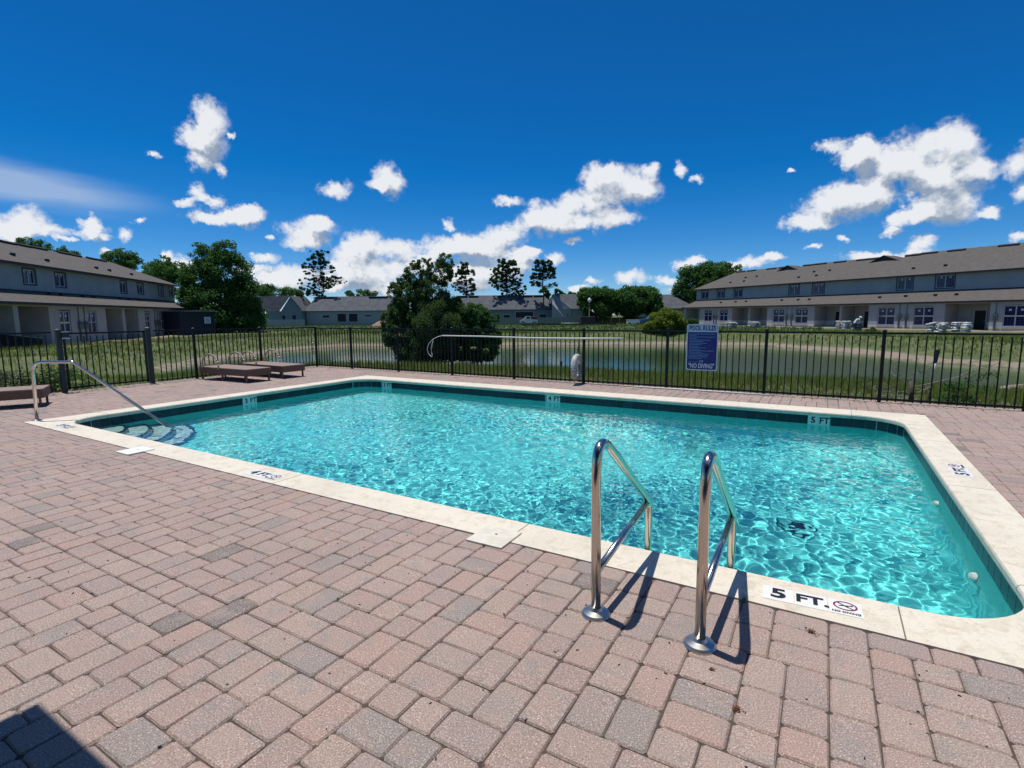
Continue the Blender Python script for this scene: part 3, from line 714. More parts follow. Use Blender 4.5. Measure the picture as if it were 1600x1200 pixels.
# depth markers let into the coping
def deck_marker(x, y, rz, num, name='depth_marker'):
    c_, s_ = math.cos(rz), math.sin(rz)
    for i, word in enumerate((num, 'FT.', None)):
        px_ = x + c_ * (i - 1) * .158; py_ = y + s_ * (i - 1) * .158
        t_ = MB(); t_.box((0, 0, 0), (.152, .152, .010), bev=.0015); tt = t_.build(name, TILEW, pool); tt.location = (px_, py_, .0015); tt.rotation_euler = (0, 0, rz)
        if word: text(word, .142 if i == 0 else .118, INK, tt, (0 if i == 0 else .004, 0, .0062), bold=.035, sx=1.15 if i == 0 else 1.05)
        else:
            r_ = MB(); pr = []
            for k in range(32):
                a = 2 * PI * k / 32; pr.append((math.cos(a), math.sin(a)))
            v = [(.056 * c, .018 + .046 * s, .0066) for c, s in pr] + [(.047 * c, .018 + .037 * s, .0066) for c, s in pr]
            r_.add(v, [(k, (k + 1) % 32, 32 + (k + 1) % 32, 32 + k) for k in range(32)]); r_.build('prohibition_ring', REDI, tt)
            d_ = MB(); d_.bar((-.034, .044, .0069), (.034, -.008, .0069), .006, .0004); d_.bar((-.030, .012, .0072), (.024, .026, .0072), .0055, .0004)
            d_.bar((-.006, .020, .0073), (.012, .004, .0073), .004, .0004); d_.lathe([(0, .0076), (.006, .0076), (.006, .0070)], (.030, .028, 0), 10); d_.build('diver_symbol', INK, tt)
            text('NO DIVING', .026, INK, tt, (0, -.052, .0062), bold=.03, sx=.95)
deck_marker(10.362, .160, .06, '5'); deck_marker(5.66, .13, 0, '4'); deck_marker(.96, .18, 0, '3'); deck_marker(11.555, 3.61, PI / 2, '5')
# floor drain and wall fittings
mb = MB(); mb.lathe([(0, .0), (.07, .0), (.09, .02), (.10, .02), (.105, 0)], (10.2, 3.3, floor_z(10.2) + .002), 24)
for k in range(-3, 4): mb.bar((10.2 + k * .02, 3.23, floor_z(10.2) + .024), (10.2 + k * .02, 3.37, floor_z(10.2) + .024), .012, .008)
receivers.append(mb.build('drain_grate', mat('drain_black', (.01, .012, .02), .5), pool))
mb = MB(); mb.lathe([(.150, .0), (.16, .010), (.175, .0)], (10.2, 3.3, floor_z(10.2) + .002), 28); receivers.append(mb.build('drain_rim', NAVY, pool))
for yy, zz in ((1.86, -.62), (3.45, -.58)):
    mb = MB(); mb.lathe([(0, .05), (.022, .05), (.045, .03), (.05, 0)], (0, 0, 0), 16); o = mb.build('return_fitting', WHITE, pool)
    o.location = (WX1 - .005, yy, zz); o.rotation_euler = (0, -PI / 2, 0); receivers.append(o)
for o in receivers: o.cycles.is_caustics_receiver = True
# water surface: real ripples, it bends and focuses the sunlight
h_ = .0145; nx_ = int((WX1 - WX0) / h_) + 1; ny_ = int((WY1 - WY0) / h_) + 1
r_ = np.random.default_rng(7)
def field(lo__, hi__, pw, ang=None, aniso=0.0):
    NF = 1024; k = np.fft.fftfreq(NF, h_); KX, KY = np.meshgrid(k, k); K = np.hypot(KX, KY) + 1e-9; lam = 1 / K
    amp = np.where((lam > lo__) & (lam < hi__), K ** pw, 0)
    if ang is not None:
        ca = (KX * math.cos(ang) + KY * math.sin(ang)) / K; amp = amp * (1 - aniso + aniso * ca ** 2)
    Z = np.fft.ifft2(np.fft.fft2(r_.normal(size=(NF, NF))) * amp).real
    s_ = np.gradient(Z, h_, axis=1).std() + np.gradient(Z, h_, axis=0).std(); return Z[:ny_, :nx_] / (s_ / 2)
XW, YW = np.meshgrid(np.linspace(WX0, WX1, nx_), np.linspace(WY0, WY1, ny_))
calm = field(1.6, 9, -1.5); calm = (calm - calm.mean()) / calm.std()
A1 = np.clip(1.0 + .35 * calm, .40, 1.5) * (.45 + .55 * sms((XW - .8) / 3.0))
A2 = np.clip(1.0 - .45 * calm, .35, 1.7)
ZWV = .013 * A1 * field(.055, .11, -1.8, .6, .3) * (1.2 - .5 * sms((XW - 7.5) / 3)) + .0235 * A1 * field(.10, .20, -2.2, .6, .3) + .010 * A2 * field(.20, .40, -2.2, .9, .4) + .007 * field(.4, 1.1, -2.4, 1.0, .4)
wm = bpy.data.materials.new('pool_water'); wm.use_nodes = True; t = wm.node_tree; t.nodes.clear()
gl_ = N(t, 'ShaderNodeBsdfGlass', IOR=1.33, Roughness=0.0); gl_.inputs['Color'].default_value = (.97, 1, 1, 1)
oo = t.nodes.new('ShaderNodeOutputMaterial'); t.links.new(gl_.outputs[0], oo.inputs[0])
pw = grid_mesh('pool_water', XW, YW, -.2 + ZWV, wm); tag(pw, kind='structure'); pw.cycles.is_caustics_caster = True
# ------------------------------------------------------------------ pool ladder
def arc_path(pts, rad, n=6):
    out = [Vector(pts[0])]
    for a, b, c in zip(pts[:-2], pts[1:-1], pts[2:]):
        a, b, c = Vector(a), Vector(b), Vector(c); u = (a - b).normalized(); v = (c - b).normalized()
        ang = u.angle(v); r_ = rad if not isinstance(rad, dict) else rad.get(tuple(round(q_, 3) for q_ in b), .1)
        d = min(r_ / math.tan(ang / 2), (a - b).length * .49, (c - b).length * .49)
        p0, p1 = b + u * d, b + v * d
        for k in range(n + 1):
            t_ = k / n; out.append(p0 * (1 - t_) ** 2 + b * 2 * t_ * (1 - t_) + p1 * t_ ** 2)
    out.append(Vector(pts[-1])); return out
lad = thing('pool_ladder', 'polished steel pool ladder with two bent grab rails standing on the near coping', 'pool ladder', (9.40, -.53, 0))
for x in (0, .52):
    mb = MB(); mb.tube(arc_path([(x, 0, 0), (x, -.03, .99), (x, .86, .37), (x, .93, .30), (x, .935, -1.30)], {(x, -.03, .99): .125, (x, .86, .37): .10, (x, .93, .30): .05}, 10), .0245, 20)
    mb.build('grab_rail', STEEL, lad, smooth=True)
    mb = MB(); mb.tube([(x, .012, .235), (x, .905, .325)], .0195, 16); mb.build('brace', STEEL, lad, smooth=True)
    mb = MB(); mb.lathe([(.075, 0), (.075, .006), (.066, .017), (.034, .026), (.027, .040), (.0245, .040)], (x, 0, 0), 28)
    mb.build('flange', STEEL2, lad, smooth=True, angle=35)
for z in (-.50, -.80, -1.10):
    mb = MB(); mb.box((.26, .945, z), (.50, .09, .03), bev=.006); o = mb.build('tread', WHITE, lad); o.cycles.is_caustics_receiver = True
# hand rail by the steps
hr = thing('hand_rail', 'steel hand rail bent down from the corner coping into the pool steps', 'hand rail', (.0, .165, 0), math.atan2(1.23, 1.28))
mb = MB(); mb.tube(arc_path([(0, 0, 0), (.03, 0, .90), (.56, 0, .885), (1.84, 0, -.25), (1.98, 0, -.50)], {(.03, 0, .9): .14, (.56, 0, .885): .06}, 8), .0235, 16); mb.build('rail', STEEL, hr, smooth=True)
mb = MB(); mb.lathe([(.07, .004), (.07, .009), (.03, .022), (.0235, .03)], (0, 0, 0), 24); mb.build('flange', STEEL2, hr, smooth=True, angle=35)

# skimmer lids
for (x, y, rz, lab) in ((8.425, .010, .02, 'square cream skimmer lid lying across the joint beside the middle of the near coping'),
                        (3.465, -.03, 0, 'square white skimmer lid set in the pavers near the pool steps')):
    t_ = thing('skimmer_lid', lab, 'skimmer lid', (x, y, .004), rz, 'skimmer lids along the near edge')
    mb = MB(); mb.box((0, 0, .005), (.285, .285, .012), bev=.003); mb.build('lid', mat('lid_cream', (.70, .66, .56), .5, col2=(.62, .57, .46), scale=12) if x > 5 else WHITE, t_)
    mb = MB(); mb.lathe([(.0, .0122), (.009, .0122), (.009, .0105)], (0, .03, 0), 12); mb.build('screw_hole', INK, t_)

# ------------------------------------------------------------------ fences
PK = MB(); PK.box((0, 0, .585), (.018, .018, 1.13))
pk_me = None
def fence(root, p0, p1, npk, htop=1.20, post=True, pw=.052, last=False):
    """one bay from p0 to p1 in the root's frame: post, three rails and the pickets between them"""
    global pk_me
    a, b = Vector((*p0, 0)), Vector((*p1, 0)); d = (b - a).normalized(); ang = math.atan2(d.y, d.x)
    if post:
        mb = MB(); mb.box((0, 0, (htop + .03) / 2), (pw, pw, htop + .03)); mb.lathe([(pw * .74, htop + .03), (pw * .74, htop + .042), (0, htop + .062)], (0, 0, 0), 4)
        o = mb.build('post', BLACKM, root); o.location = a; o.rotation_euler = (0, 0, ang)
    for z, h, w in ((htop - .005, .030, .034), (htop - .19, .022, .028), (.075, .030, .032)) if False else ((htop - .006, .032, .036), (.06, .030, .034)):
        mb = MB(); mb.bar(a + d * .02 + Vector((0, 0, z)), b - d * .02 + Vector((0, 0, z)), w, h); mb.build('rail', BLACKM, root)
    for k in range(npk):
        p_ = a.lerp(b, (k + 1) / (npk + 1))
        if pk_me is None: o = PK.build('picket', BLACKM, root); pk_me = o.data
        else: o = bpy.data.objects.new('picket', pk_me); COL.objects.link(o); o.parent = root
        o.location = (p_.x, p_.y, 0); o.rotation_euler = (0, 0, ang); o.scale = (1, 1, htop / 1.20)
FY = 8.08
ff = thing('metal_fence', 'black aluminium picket fence along the far side of the pool deck', 'fence', (0, 0, 0), 0, 'pool fences')
fx = [-3.30, -1.76, .09, 1.97, 3.85, 5.68, 7.54, 9.39, 11.21, 13.08, 14.94]
for i in range(len(fx) - 1): fence(ff, (fx[i], FY), (fx[i + 1], FY), 15 if i else 12)
fl = thing('metal_fence', 'black aluminium picket fence between the gate and the far left corner', 'fence', (0, 0, 0), 0, 'pool fences')
fence(fl, (-3.40, 4.44), (-3.40, 6.26), 15, 1.24); fence(fl, (-3.40, 6.26), (-3.33, 8.06), 15, 1.22); fence(fl, (-3.40, 3.50), (-3.40, 4.44), 7, 1.25, post=False)
f3 = thing('metal_fence', 'black aluminium picket fence behind the low brown lounger at the left', 'fence', (0, 0, 0), 0, 'pool fences')
fence(f3, (-3.40, -2.1), (-3.40, -.25), 15, 1.27); fence(f3, (-3.40, -.25), (-3.40, 1.60), 15, 1.27)
gt = thing('fence_gate', 'black picket gate hung between two thick posts in the side fence', 'gate', (-3.40, 1.70, 0))
for y in (0, 1.70):
    mb = MB(); mb.box((0, y, .65), (.085, .085, 1.30)); mb.lathe([(.068, 1.30), (.068, 1.315), (0, 1.345)], (0, y, 0), 4); mb.build('gate_post', GATEM, gt)
for z in (.09, 1.235):
    mb = MB(); mb.bar((0, .07, z), (0, 1.63, z), .036, .036); mb.build('gate_rail', BLACKM, gt)
for y in (.09, 1.61):
    mb = MB(); mb.bar((0, y, .05), (0, y, 1.25), .036, .036); mb.build('gate_stile', BLACKM, gt)
for k in range(12):
    o = bpy.data.objects.new('picket', pk_me); COL.objects.link(o); o.parent = gt; o.location = (0, .09 + (k + 1) * 1.52 / 13, .03)
mb = MB(); mb.box((.03, .10, 1.20), (.10, .13, .13), bev=.01); mb.build('latch_box', GATEM, gt)
mb = MB(); mb.box((.03, .10, 1.272), (.12, .15, .012)); mb.box((.085, .10, 1.14), (.01, .14, .02)); mb.build('latch_plate', STEEL2, gt)

# ------------------------------------------------------------------ sign on the fence
sg = thing('pool_rules_sign', 'blue and white pool rules sign wired to the far fence', 'sign', (8.235, 8.028, .88), .0)
mb = MB()
def rr(w, h, r, n=5):
    return rrect(-w / 2, -h / 2, w / 2, h / 2, r, n)
def plate(w, h, r, y0, y1, z=0, x=0):
    m_ = MB(); P_ = rr(w, h, r); n_ = len(P_)
    m_.add([(x + a, y0, z + b) for a, b in P_] + [(x + a, y1, z + b) for a, b in P_], [tuple(range(n_)), tuple(range(n_, 2 * n_))[::-1]] + [(i, n_ + i, n_ + (i + 1) % n_, (i + 1) % n_) for i in range(n_)]); return m_
plate(.600, .920, .035, -.004, .004).build('panel', SIGNW, sg, smooth=False)
pb = plate(.552, .745, .03, -.0075, -.004, -.065).build('blue_field', BLUES, sg)
hd = plate(.530, .100, .012, -.0075, -.004, .378).build('header', mat('sign_header', (.42, .50, .62), .4), sg)
mb = MB()
P_ = rr(.560, .880, .032); Q_ = rr(.548, .868, .028); n_ = len(P_)
mb.add([(a, -.0062, b) for a, b in P_] + [(a, -.0062, b) for a, b in Q_], [(i, (i + 1) % n_, n_ + (i + 1) % n_, n_ + i) for i in range(n_)]); mb.build('border_line', BLUES, sg)
text('POOL RULES', .128, BLUES, hd, (0, -.0085, .378), (PI / 2, 0, 0), bold=.03, sx=.70)
text('"NO DIVING"', .125, SIGNW, pb, (0, -.0085, -.372), (PI / 2, 0, 0), bold=.025, sx=.66)
text('5 FT', .055, SIGNW, pb, (-.005, -.0085, -.282), (PI / 2, 0, 0), bold=.01, sx=.8)
mb = MB(); rs = random.Random(3)
rows = [1, .28, .98, .28, .82, .55, .68, .48, .36, .66, .42, .95, .52, .75, .74, .70, .50]
for i, wv in enumerate(rows):
    z = .268 - i * .0305; x = -.250; end = x + .50 * wv
    while x < end:
        w = min(rs.uniform(.012, .05), end - x); mb.box((x + w / 2, -.0082, z + rs.uniform(-.0015, .0015)), (w, .0006, .013)); x += w + .006
x = -.25
while x < -.09: mb.box((x + .012, -.0082, -.290), (.022, .0006, .010)); x += .030
mb.build('small_print', SIGNT, sg)
mb = MB()
for x in (-.2, .2):
    for z in (-.42, .44): mb.lathe([(.006, 0), (.006, .004), (0, .005)], (0, 0, 0), 8)
# ------------------------------------------------------------------ rescue gear
sh = thing('shepherds_crook', 'long white reaching pole with a wire hook lying along the top of the fence', 'rescue pole', (1.71, 8.03, 1.03))
mb = MB(); mb.tube([(0, 0, 0), (1.2, 0, .0), (2.6, .0, -.018), (3.8, 0, -.012), (4.90, 0, .008)], .0165, 10); mb.build('pole', POLEW, sh, smooth=True)
mb = MB()
hk = [(.0, -.01, 0), (-.14, -.02, -.03), (-.30, -.03, -.10), (-.43, -.04, -.22), (-.49, -.04, -.36), (-.46, -.03, -.48), (-.38, -.02, -.555), (-.345, -.02, -.56)]
mb.tube(hk, .008, 8)
mb.tube([(-.33, .03, -.13), (-.40, .04, -.25), (-.425, .04, -.34), (-.40, .03, -.44), (-.36, 0, -.50), (-.345, -.02, -.56)], .0065, 8)
mb.tube([(-.33, .03, -.13), (-.36, .02, -.24), (-.37, .01, -.34)], .004, 6)
mb.build('hook', POLEW, sh, smooth=True)
pg_ = tag(MB().tube([(6.92, 7.96, .018), (8.2, 8.0, .018), (9.50, 7.965, .018)], .015, 10).build('cleaning_pole', POLEW, smooth=True), 'white telescopic pole lying on the pavers at the foot of the fence', 'cleaning pole')
lr = thing('life_ring', 'white life ring in a grey cover hung edge on beside a fence post', 'life ring', (5.585, 7.90, .375), math.radians(97))
mb = MB(); nn, R0, r0 = 36, .24, .062
def torus_seg(a0, a1, R0, r0, n1, n2=12, sq=1.0):
    m_ = MB(); pts = [(R0 * math.cos(a0 + (a1 - a0) * i / n1), 0, R0 * math.sin(a0 + (a1 - a0) * i / n1)) for i in range(n1 + 1)]; return m_.tube(pts, r0, n2)
torus_seg(.05, 1.05 * PI, .245, .062, 20).build('ring', mat('ring_white', (.52, .52, .50), .6, col2=(.36, .36, .34), scale=14), lr, smooth=True)
torus_seg(1.05 * PI, 2.05 * PI, .245, .0615, 20).build('cover', mat('faded_grey_cover', (.23, .24, .24), .8, col2=(.42, .42, .41), scale=18), lr, smooth=True)
mb = MB(); mb.tube([(-.29, -.075, .0), (-.29, .075, .0)], .01, 6); mb.tube([(.245 * math.cos(2.7) * 1.27, 0, .245 * math.sin(2.7) * 1.27), (.1, .03, .36), (.2, .02, .45)], .008, 6); mb.build('strap', INK, lr)
mb = MB(); mb.tube([(.02, 0, .30), (.16, .02, .33), (.26, .03, .62)], .010, 6); mb.build('rope', mat('dark_rope', (.03, .03, .035), .9), lr, smooth=True)

# ------------------------------------------------------------------ sun loungers
WICK = mat('brown_wicker', (.150, .092, .066), .75, col2=(.105, .064, .046), scale=60, bump=.5, bscale=240)
WICKT = mat('wicker_top', (.30, .215, .175), .7, col2=(.23, .165, .13), scale=70, bump=.5, bscale=260)
ARMM = mat('arm_metal_bronze', (.33, .28, .23), .35, .2)
def lounger(loc, rz, lab, arms=True):
    """head end at -x, foot end at the origin"""
    r_ = thing('sun_lounger', lab, 'sun lounger', loc, rz, 'brown wicker sun loungers')
    Lw, Wd = 1.90, .66
    mb = MB(); mb.box((-Lw / 2, 0, .315), (Lw, Wd, .022), bev=.006); mb.build('bed', WICKT, r_)
    for s_ in (-1, 1):
        mb = MB(); mb.box((-Lw / 2, s_ * (Wd / 2 - .012), .232), (Lw, .022, .15), bev=.004); mb.build('side_panel', WICK, r_)
    mb = MB(); mb.box((-.012, 0, .232), (.022, Wd - .05, .15), bev=.004); mb.build('end_panel', WICK, r_)
    for x in (-.06, -1.0, -1.84):
        for s_ in (-1, 1):
            mb = MB(); mb.box((x, s_ * (Wd / 2 - .035), .082), (.034, .034, .164)); mb.build('leg', WICK, r_)
    if arms:
        for s_ in (-1, 1):
            mb = MB(); pts = []
            for k in range(15):
                a = PI * k / 14; pts.append((-1.40 + .34 * -math.cos(a), s_ * (Wd / 2 + .014), .28 + .37 * math.sin(a) ** .7))
            for i in range(14):
                mb.bar(pts[i], pts[i + 1], .045, .016, up=(0, 1, 0)) if False else mb.tube([pts[i], pts[i + 1]], .021, 8)
            mb.build('arm', ARMM, r_, smooth=True)
    mb = MB(); mb.tube([(-1.86, -.28, .33), (-1.86, .28, .33)], .02, 8); mb.build('head_bar', WICK, r_, smooth=True)
    return r_
lounger((-1.33, 4.79, 0), .02, 'brown wicker sun lounger with hooped arms, the nearer one beside the fence gate run')
lounger((-1.33, 5.76, 0), -.02, 'brown wicker sun lounger with hooped arms in the far corner of the deck')
lounger((-1.80, .90, 0), math.atan2(.89, .45), 'flat brown lounger without arms cut by the left edge, behind the hand rail', arms=False)

# ------------------------------------------------------------------ small litter and weeds
for (px, py, sc_, lab) in ((1268, 988, 1.0, 'brown dead leaf clump below the 5 FT marker'), (1152, 1108, .8, 'brown seed clump lying on a paver joint in the foreground'), (1112, 1046, .55, 'thin dark twig tuft just below the right flange of the ladder')):
    p_ = at(px, py, .002); mb = MB(); r2 = random.Random(px)
    for k in range(46):
        a = r2.uniform(0, 2 * PI); d = abs(r2.gauss(0, .013)) * sc_; c = Vector((math.cos(a) * d, math.sin(a) * d, r2.uniform(.001, .010) * sc_))
        b = r2.uniform(0, PI); l_ = r2.uniform(.004, .011) * sc_; u = Vector((math.cos(b), math.sin(b), r2.uniform(-.3, .3))) * l_; v = Vector((-math.sin(b), math.cos(b), r2.uniform(-.3, .3))) * l_ * .45
        mb.add([c - u, c + v, c + u, c - v], [(0, 1, 2, 3)])
    o = tag(mb.build('leaf_clump', RUST), lab, 'leaf litter'); o.location = p_
mb = MB(); r2 = random.Random(8)
for k in range(30):
    a = r2.uniform(0, 2 * PI); t0 = Vector((r2.gauss(0, .006), r2.gauss(0, .02), 0)); h = r2.uniform(.01, .035); tip = t0 + Vector((math.cos(a) * h * .9, math.sin(a) * h * .9, h)); w = Vector((-math.sin(a), math.cos(a), 0)) * .0018
    mb.add([t0 - w, t0 + w, tip], [(0, 1, 2)], r2.random())
o = tag(mb.build('weed_tuft', GRASSM, tone=True), 'small green weed tuft growing from the joint behind the right grab rail', 'weed'); o.location = at(1163, 938, 0)
mb = MB(); r2 = random.Random(21)
for k in range(240):
    x, y = r2.uniform(3, 13), r2.uniform(-2.4, -.05)
    if k % 5 == 0: x, y = r2.uniform(-3, 14), r2.uniform(7.05, 8.0)
    a = r2.uniform(0, PI); l_ = r2.uniform(.0025, .007); mb.box((x, y, .002), (l_ * 2, l_ * .8, .003), a)
tag(mb.build('debris_specks', INK), 'tiny dark seed specks strewn over the pavers', None, None, 'stuff')
mb = MB(); r2 = random.Random(23)
for k in range(900):
    y = FY - .12 + r2.gauss(0, .09); x = r2.uniform(-3.2, 15); a = r2.uniform(0, PI); l_ = r2.uniform(.008, .03)
    mb.box((x, y, .003), (l_, l_ * .35, .004), a)
tag(mb.build('leaf_litter', mat('dry_leaf', (.17, .11, .06), .9)), 'dry leaf litter along the foot of the far fence', None, None, 'stuff')

# ------------------------------------------------------------------ pavilion behind the camera (its roof corner throws the shadow at lower left)
pv = thing('pool_pavilion', 'flat roofed pavilion behind the viewer that shades the corner of the deck', 'pavilion')
zr = 3.0; cx0, cy1 = 7.676 + SUN.x / SUN.z * zr, -2.262 + SUN.y / SUN.z * zr
mb = MB(); mb.box(((cx0 + 15.0) / 2, (cy1 - 6.8) / 2, zr + .09), (15.0 - cx0, cy1 + 6.8, .18)); mb.build('roof', FASC, pv)
for x, y in ((cx0 + .3, -6.5), (14.7, -6.5), (14.7, cy1 - .3), (cx0 + .25, -4.6)):
    mb = MB(); mb.box((x, y, zr / 2), (.2, .2, zr)); mb.build('column', STUCCO, pv)
mb = MB(); mb.box(((cx0 + 15) / 2, -6.65, zr / 2), (14.6 - cx0, .12, zr)); mb.build('back_wall', STUCCO, pv)

# ------------------------------------------------------------------ trees
def at_far(px, py, z, dep):
    """point on the ray through a pixel at a given depth along the view axis (ground plan only)"""
    d = ray(px, py); k = dep / d.dot(DEP); p_ = CAM + d * k; return Vector((p_.x, p_.y, z))
def leaves(name, m, clusters, parent, leaf, seed, per=60, spread=1.0, flat=.0, grain=1.0, droop=0.0):
    """clusters: (centre, radius) list; small two-triangle leaves spread through each"""
    r = np.random.default_rng(seed); cs = np.array([c for c, _ in clusters]); rs_ = np.array([q_ for _, q_ in clusters])
    cnt = np.maximum((per * (rs_ / rs_.mean()) ** 2).astype(int), 6); idx = np.repeat(np.arange(len(cs)), cnt); k = len(idx)
    d = r.normal(size=(k, 3)); d /= np.linalg.norm(d, axis=1)[:, None]; rad = r.uniform(.15, 1, k) ** .45
    C = cs[idx] + d * (rad * rs_[idx])[:, None] * np.array([1, 1, .75]) * spread
    C[:, 2] -= droop * rad * rs_[idx] * r.uniform(0, 1, k)
    n = r.normal(size=(k, 3)) + d * .8 + np.array([0, 0, .7]); n /= np.linalg.norm(n, axis=1)[:, None]
    u = np.cross(n, r.normal(size=(k, 3))); u /= np.linalg.norm(u, axis=1)[:, None]; v = np.cross(n, u)
    s_ = leaf * r.uniform(.6, 1.4, k)[:, None]
    V = np.stack([C - u * s_, C - v * s_ * .5, C + u * s_, C + v * s_ * .5], 1).reshape(-1, 3)
    me = bpy.data.meshes.new(name); me.vertices.add(len(V)); me.vertices.foreach_set('co', V.ravel().astype(np.float32))
    me.loops.add(4 * k); me.loops.foreach_set('vertex_index', np.arange(4 * k, dtype=np.int32)); me.polygons.add(k)
    me.polygons.foreach_set('loop_start', np.arange(0, 4 * k, 4, dtype=np.int32)); me.polygons.foreach_set('loop_total', np.full(k, 4, np.int32))
    me.update(calc_edges=True); me.materials.append(m)
    tone = np.clip(r.uniform(0, 1, k) * .55 + np.repeat(r.uniform(0, 1, len(cs)), cnt) * .45, 0, 1)
    at_ = me.attributes.new('tone', 'FLOAT', 'FACE'); at_.data.foreach_set('value', tone.astype(np.float32))
    o = bpy.data.objects.new(name, me); COL.objects.link(o); o.parent = parent; return o
LAT = Vector((math.cos(YAW), -math.sin(YAW), 0)); DEP = Vector((math.sin(YAW), math.cos(YAW), 0))
def limb(mb, a, b, r0, r1, seed, bend=.08, n=5):
    r = random.Random(seed); a, b = Vector(a), Vector(b); L_ = (b - a).length; pts = []; rad = []
    for i in range(n + 1):
        t_ = i / n; p_ = a.lerp(b, t_) + Vector((r.gauss(0, 1), r.gauss(0, 1), r.gauss(0, .5))) * L_ * bend * math.sin(PI * t_); pts.append(p_); rad.append(r0 + (r1 - r0) * t_)
    mb.tube(pts, rad, 7); return pts
def tree(px, py, zb, lobes, lab, cat='tree', m=LEAF, leaf=.12, per=70, csize=.16, group=None, seed=1, trunk_r=.14, name='tree', fork=.35, nclu=1.0, droop=0.0, multi=1, base=None):
    """lobes are (x px, y px, half width px, half height px) as seen in the photograph at this tree's distance; depth follows width"""
    b = at(px, py, zb) if base is None else Vector(base); dep = (b - CAM).dot(DEP); k = dep / FPX * 1.0
    if base is not None: py = 489.8 + 2.0 * FPX / dep
    root = thing(name, lab, cat, b, 0, group); r = random.Random(seed); clusters = []
    def loc(X, Y): return LAT * ((X - px) * k) + Vector((0, 0, (py - Y) * k))
    tops = []
    for (lx, ly, hw, hh) in lobes:
        c = loc(lx, ly); A, B, H = hw * k, hw * k * .85, hh * k; tops.append(c)
        nn_ = max(5, int(nclu * 7.5 * (hw * hh) ** .5 / 4.5))
        for i in range(nn_):
            while True:
                d = Vector((r.uniform(-1, 1), r.uniform(-1, 1), r.uniform(-1, 1)))
                if .35 < d.length < 1: break
            d = d.normalized() * (d.length ** .4)
            clusters.append((c + LAT * d.x * A + DEP * d.y * B + Vector((0, 0, d.z * H)), max(hw, hh) * k * csize * 2 * r.uniform(.6, 1.35)))
    leaves('crown', m, clusters, root, leaf, seed, per, droop=droop)
    mb = MB(); top = max(tops, key=lambda c: c.z); low = min(c.z for c, _ in clusters)
    for q_ in range(multi):
        off_ = Vector((0, 0, 0)) if multi == 1 else LAT * (q_ - (multi - 1) / 2) * trunk_r * 4
        f = off_ + Vector((0, 0, max(low + (top.z - low) * fork, .3))); limb(mb, off_ + Vector((0, 0, -.3)), f, trunk_r, trunk_r * .7, seed + q_, .04)
        for i, c in enumerate(r.sample(clusters, min(len(clusters), 16 // multi))): limb(mb, f, c[0], trunk_r * .45, trunk_r * .08, seed + i, .08, 4)
    mb.build('trunk', BARK, root, smooth=True); return root
def pine(px, py, zb, trunk_top, puffs, lab, seed, trunk_r=.20, group='pines beyond the pond', base=None, leaf=.15, per=60):
    b = at(px, py, zb); k = (b - CAM).dot(DEP) / FPX; root = thing('pine_tree', lab, 'pine tree', b, 0, group); r = random.Random(seed)
    H = (py - trunk_top) * k; mb = MB(); pts = limb(mb, (0, 0, -.3), (r.uniform(-.2, .2), r.uniform(-.2, .2), H), trunk_r, trunk_r * .25, seed, .012, 8)
    cl = []
    for (X, Y, s_) in puffs:
        dd = r.uniform(-1, 1) * abs(X - px) * .9 + r.uniform(-4, 4); c = LAT * ((X - px) * k) + DEP * (dd * k) + Vector((0, 0, (py - Y) * k)); cl.append((c, s_ * k))
        t_ = min(max((c.z - .25 * (c.xy.length)) / H, .35), .98); limb(mb, Vector((0, 0, H * t_)), c, trunk_r * .22, trunk_r * .07, seed + int(X), .06, 3)
    leaves('crown', NEED, cl, root, leaf, seed, per); mb.build('trunk', BARK, root, smooth=True); return root

tree(350, 520, -.4, [(345,470,38,32),(320,440,24,28),(360,425,30,30),(325,400,16,16),(362,400,17,20),(345,395,10,10),(385,460,20,30),(308,475,20,30),(350,500,50,16),(395,495,16,20)],
     'large rounded dark green tree standing at the end of the left townhouses', leaf=.14, per=105, seed=3, trunk_r=.28, nclu=1.7, csize=.17)
tree(690, 567, -1.2, [(685,505,50,40),(645,462,24,24),(624,492,18,22),(652,428,15,16),(690,428,20,18),(668,416,12,12),(655,414,7,9),(700,410,13,12),(668,540,46,26),(714,482,14,18),(619,455,9,14),(633,440,9,12),(628,520,28,26),(640,478,16,20),(678,455,26,22),(606,500,8,14)],
     'big dark bushy willow on the near pond bank', leaf=.045, per=150, seed=5, trunk_r=.10, nclu=2.4, csize=.10, fork=.1, multi=4, droop=1.2, m=LEAF2)
tree(745, 567, -1.2, [(742,495,20,22),(762,505,12,14),(770,528,12,18),(752,545,26,20),(715,540,20,24),(748,520,24,20),(776,498,6,8)],
     'lower dark bush touching the right side of the big willow', cat='bush', name='bush', leaf=.045, per=150, seed=6, trunk_r=.06, nclu=2.3, csize=.12, fork=.1, multi=3, m=LEAF)
R4 = random.Random(44)
def puffs(boxes, seed):
    r = random.Random(seed); o = []
    for (x0, y0, x1, y1, n, s_) in boxes:
        for _ in range(int(n * 3.6)): o.append((r.uniform(x0, x1), r.uniform(y0, y1), s_ * r.uniform(.28, .68)))
    return o
pine(506, 508, -.4, 400, puffs([(492,396,516,415,12,5),(480,412,524,440,18,4.6),(476,440,500,462,12,4.5),(498,432,528,452,10,4),(524,434,540,444,5,3.5),(494,455,510,475,6,3.5)], 1), 'tall pine with an open crown and one arm reaching right', 11)
pine(728, 506, -.4, 412, puffs([(718,410,732,430,9,5),(714,425,742,445,14,4.6),(706,440,722,455,6,4),(722,445,745,470,12,4.5)], 2), 'narrow pine rising out of the top of the big willow', 12)
pine(792, 506, -.4, 412, puffs([(780,408,806,424,14,5.2),(768,422,818,446,30,4.6),(766,430,778,450,6,4),(774,446,822,462,20,4.2),(782,462,812,478,10,3.8)], 3), 'pine with a wide round crown, middle one of the far shore', 13)
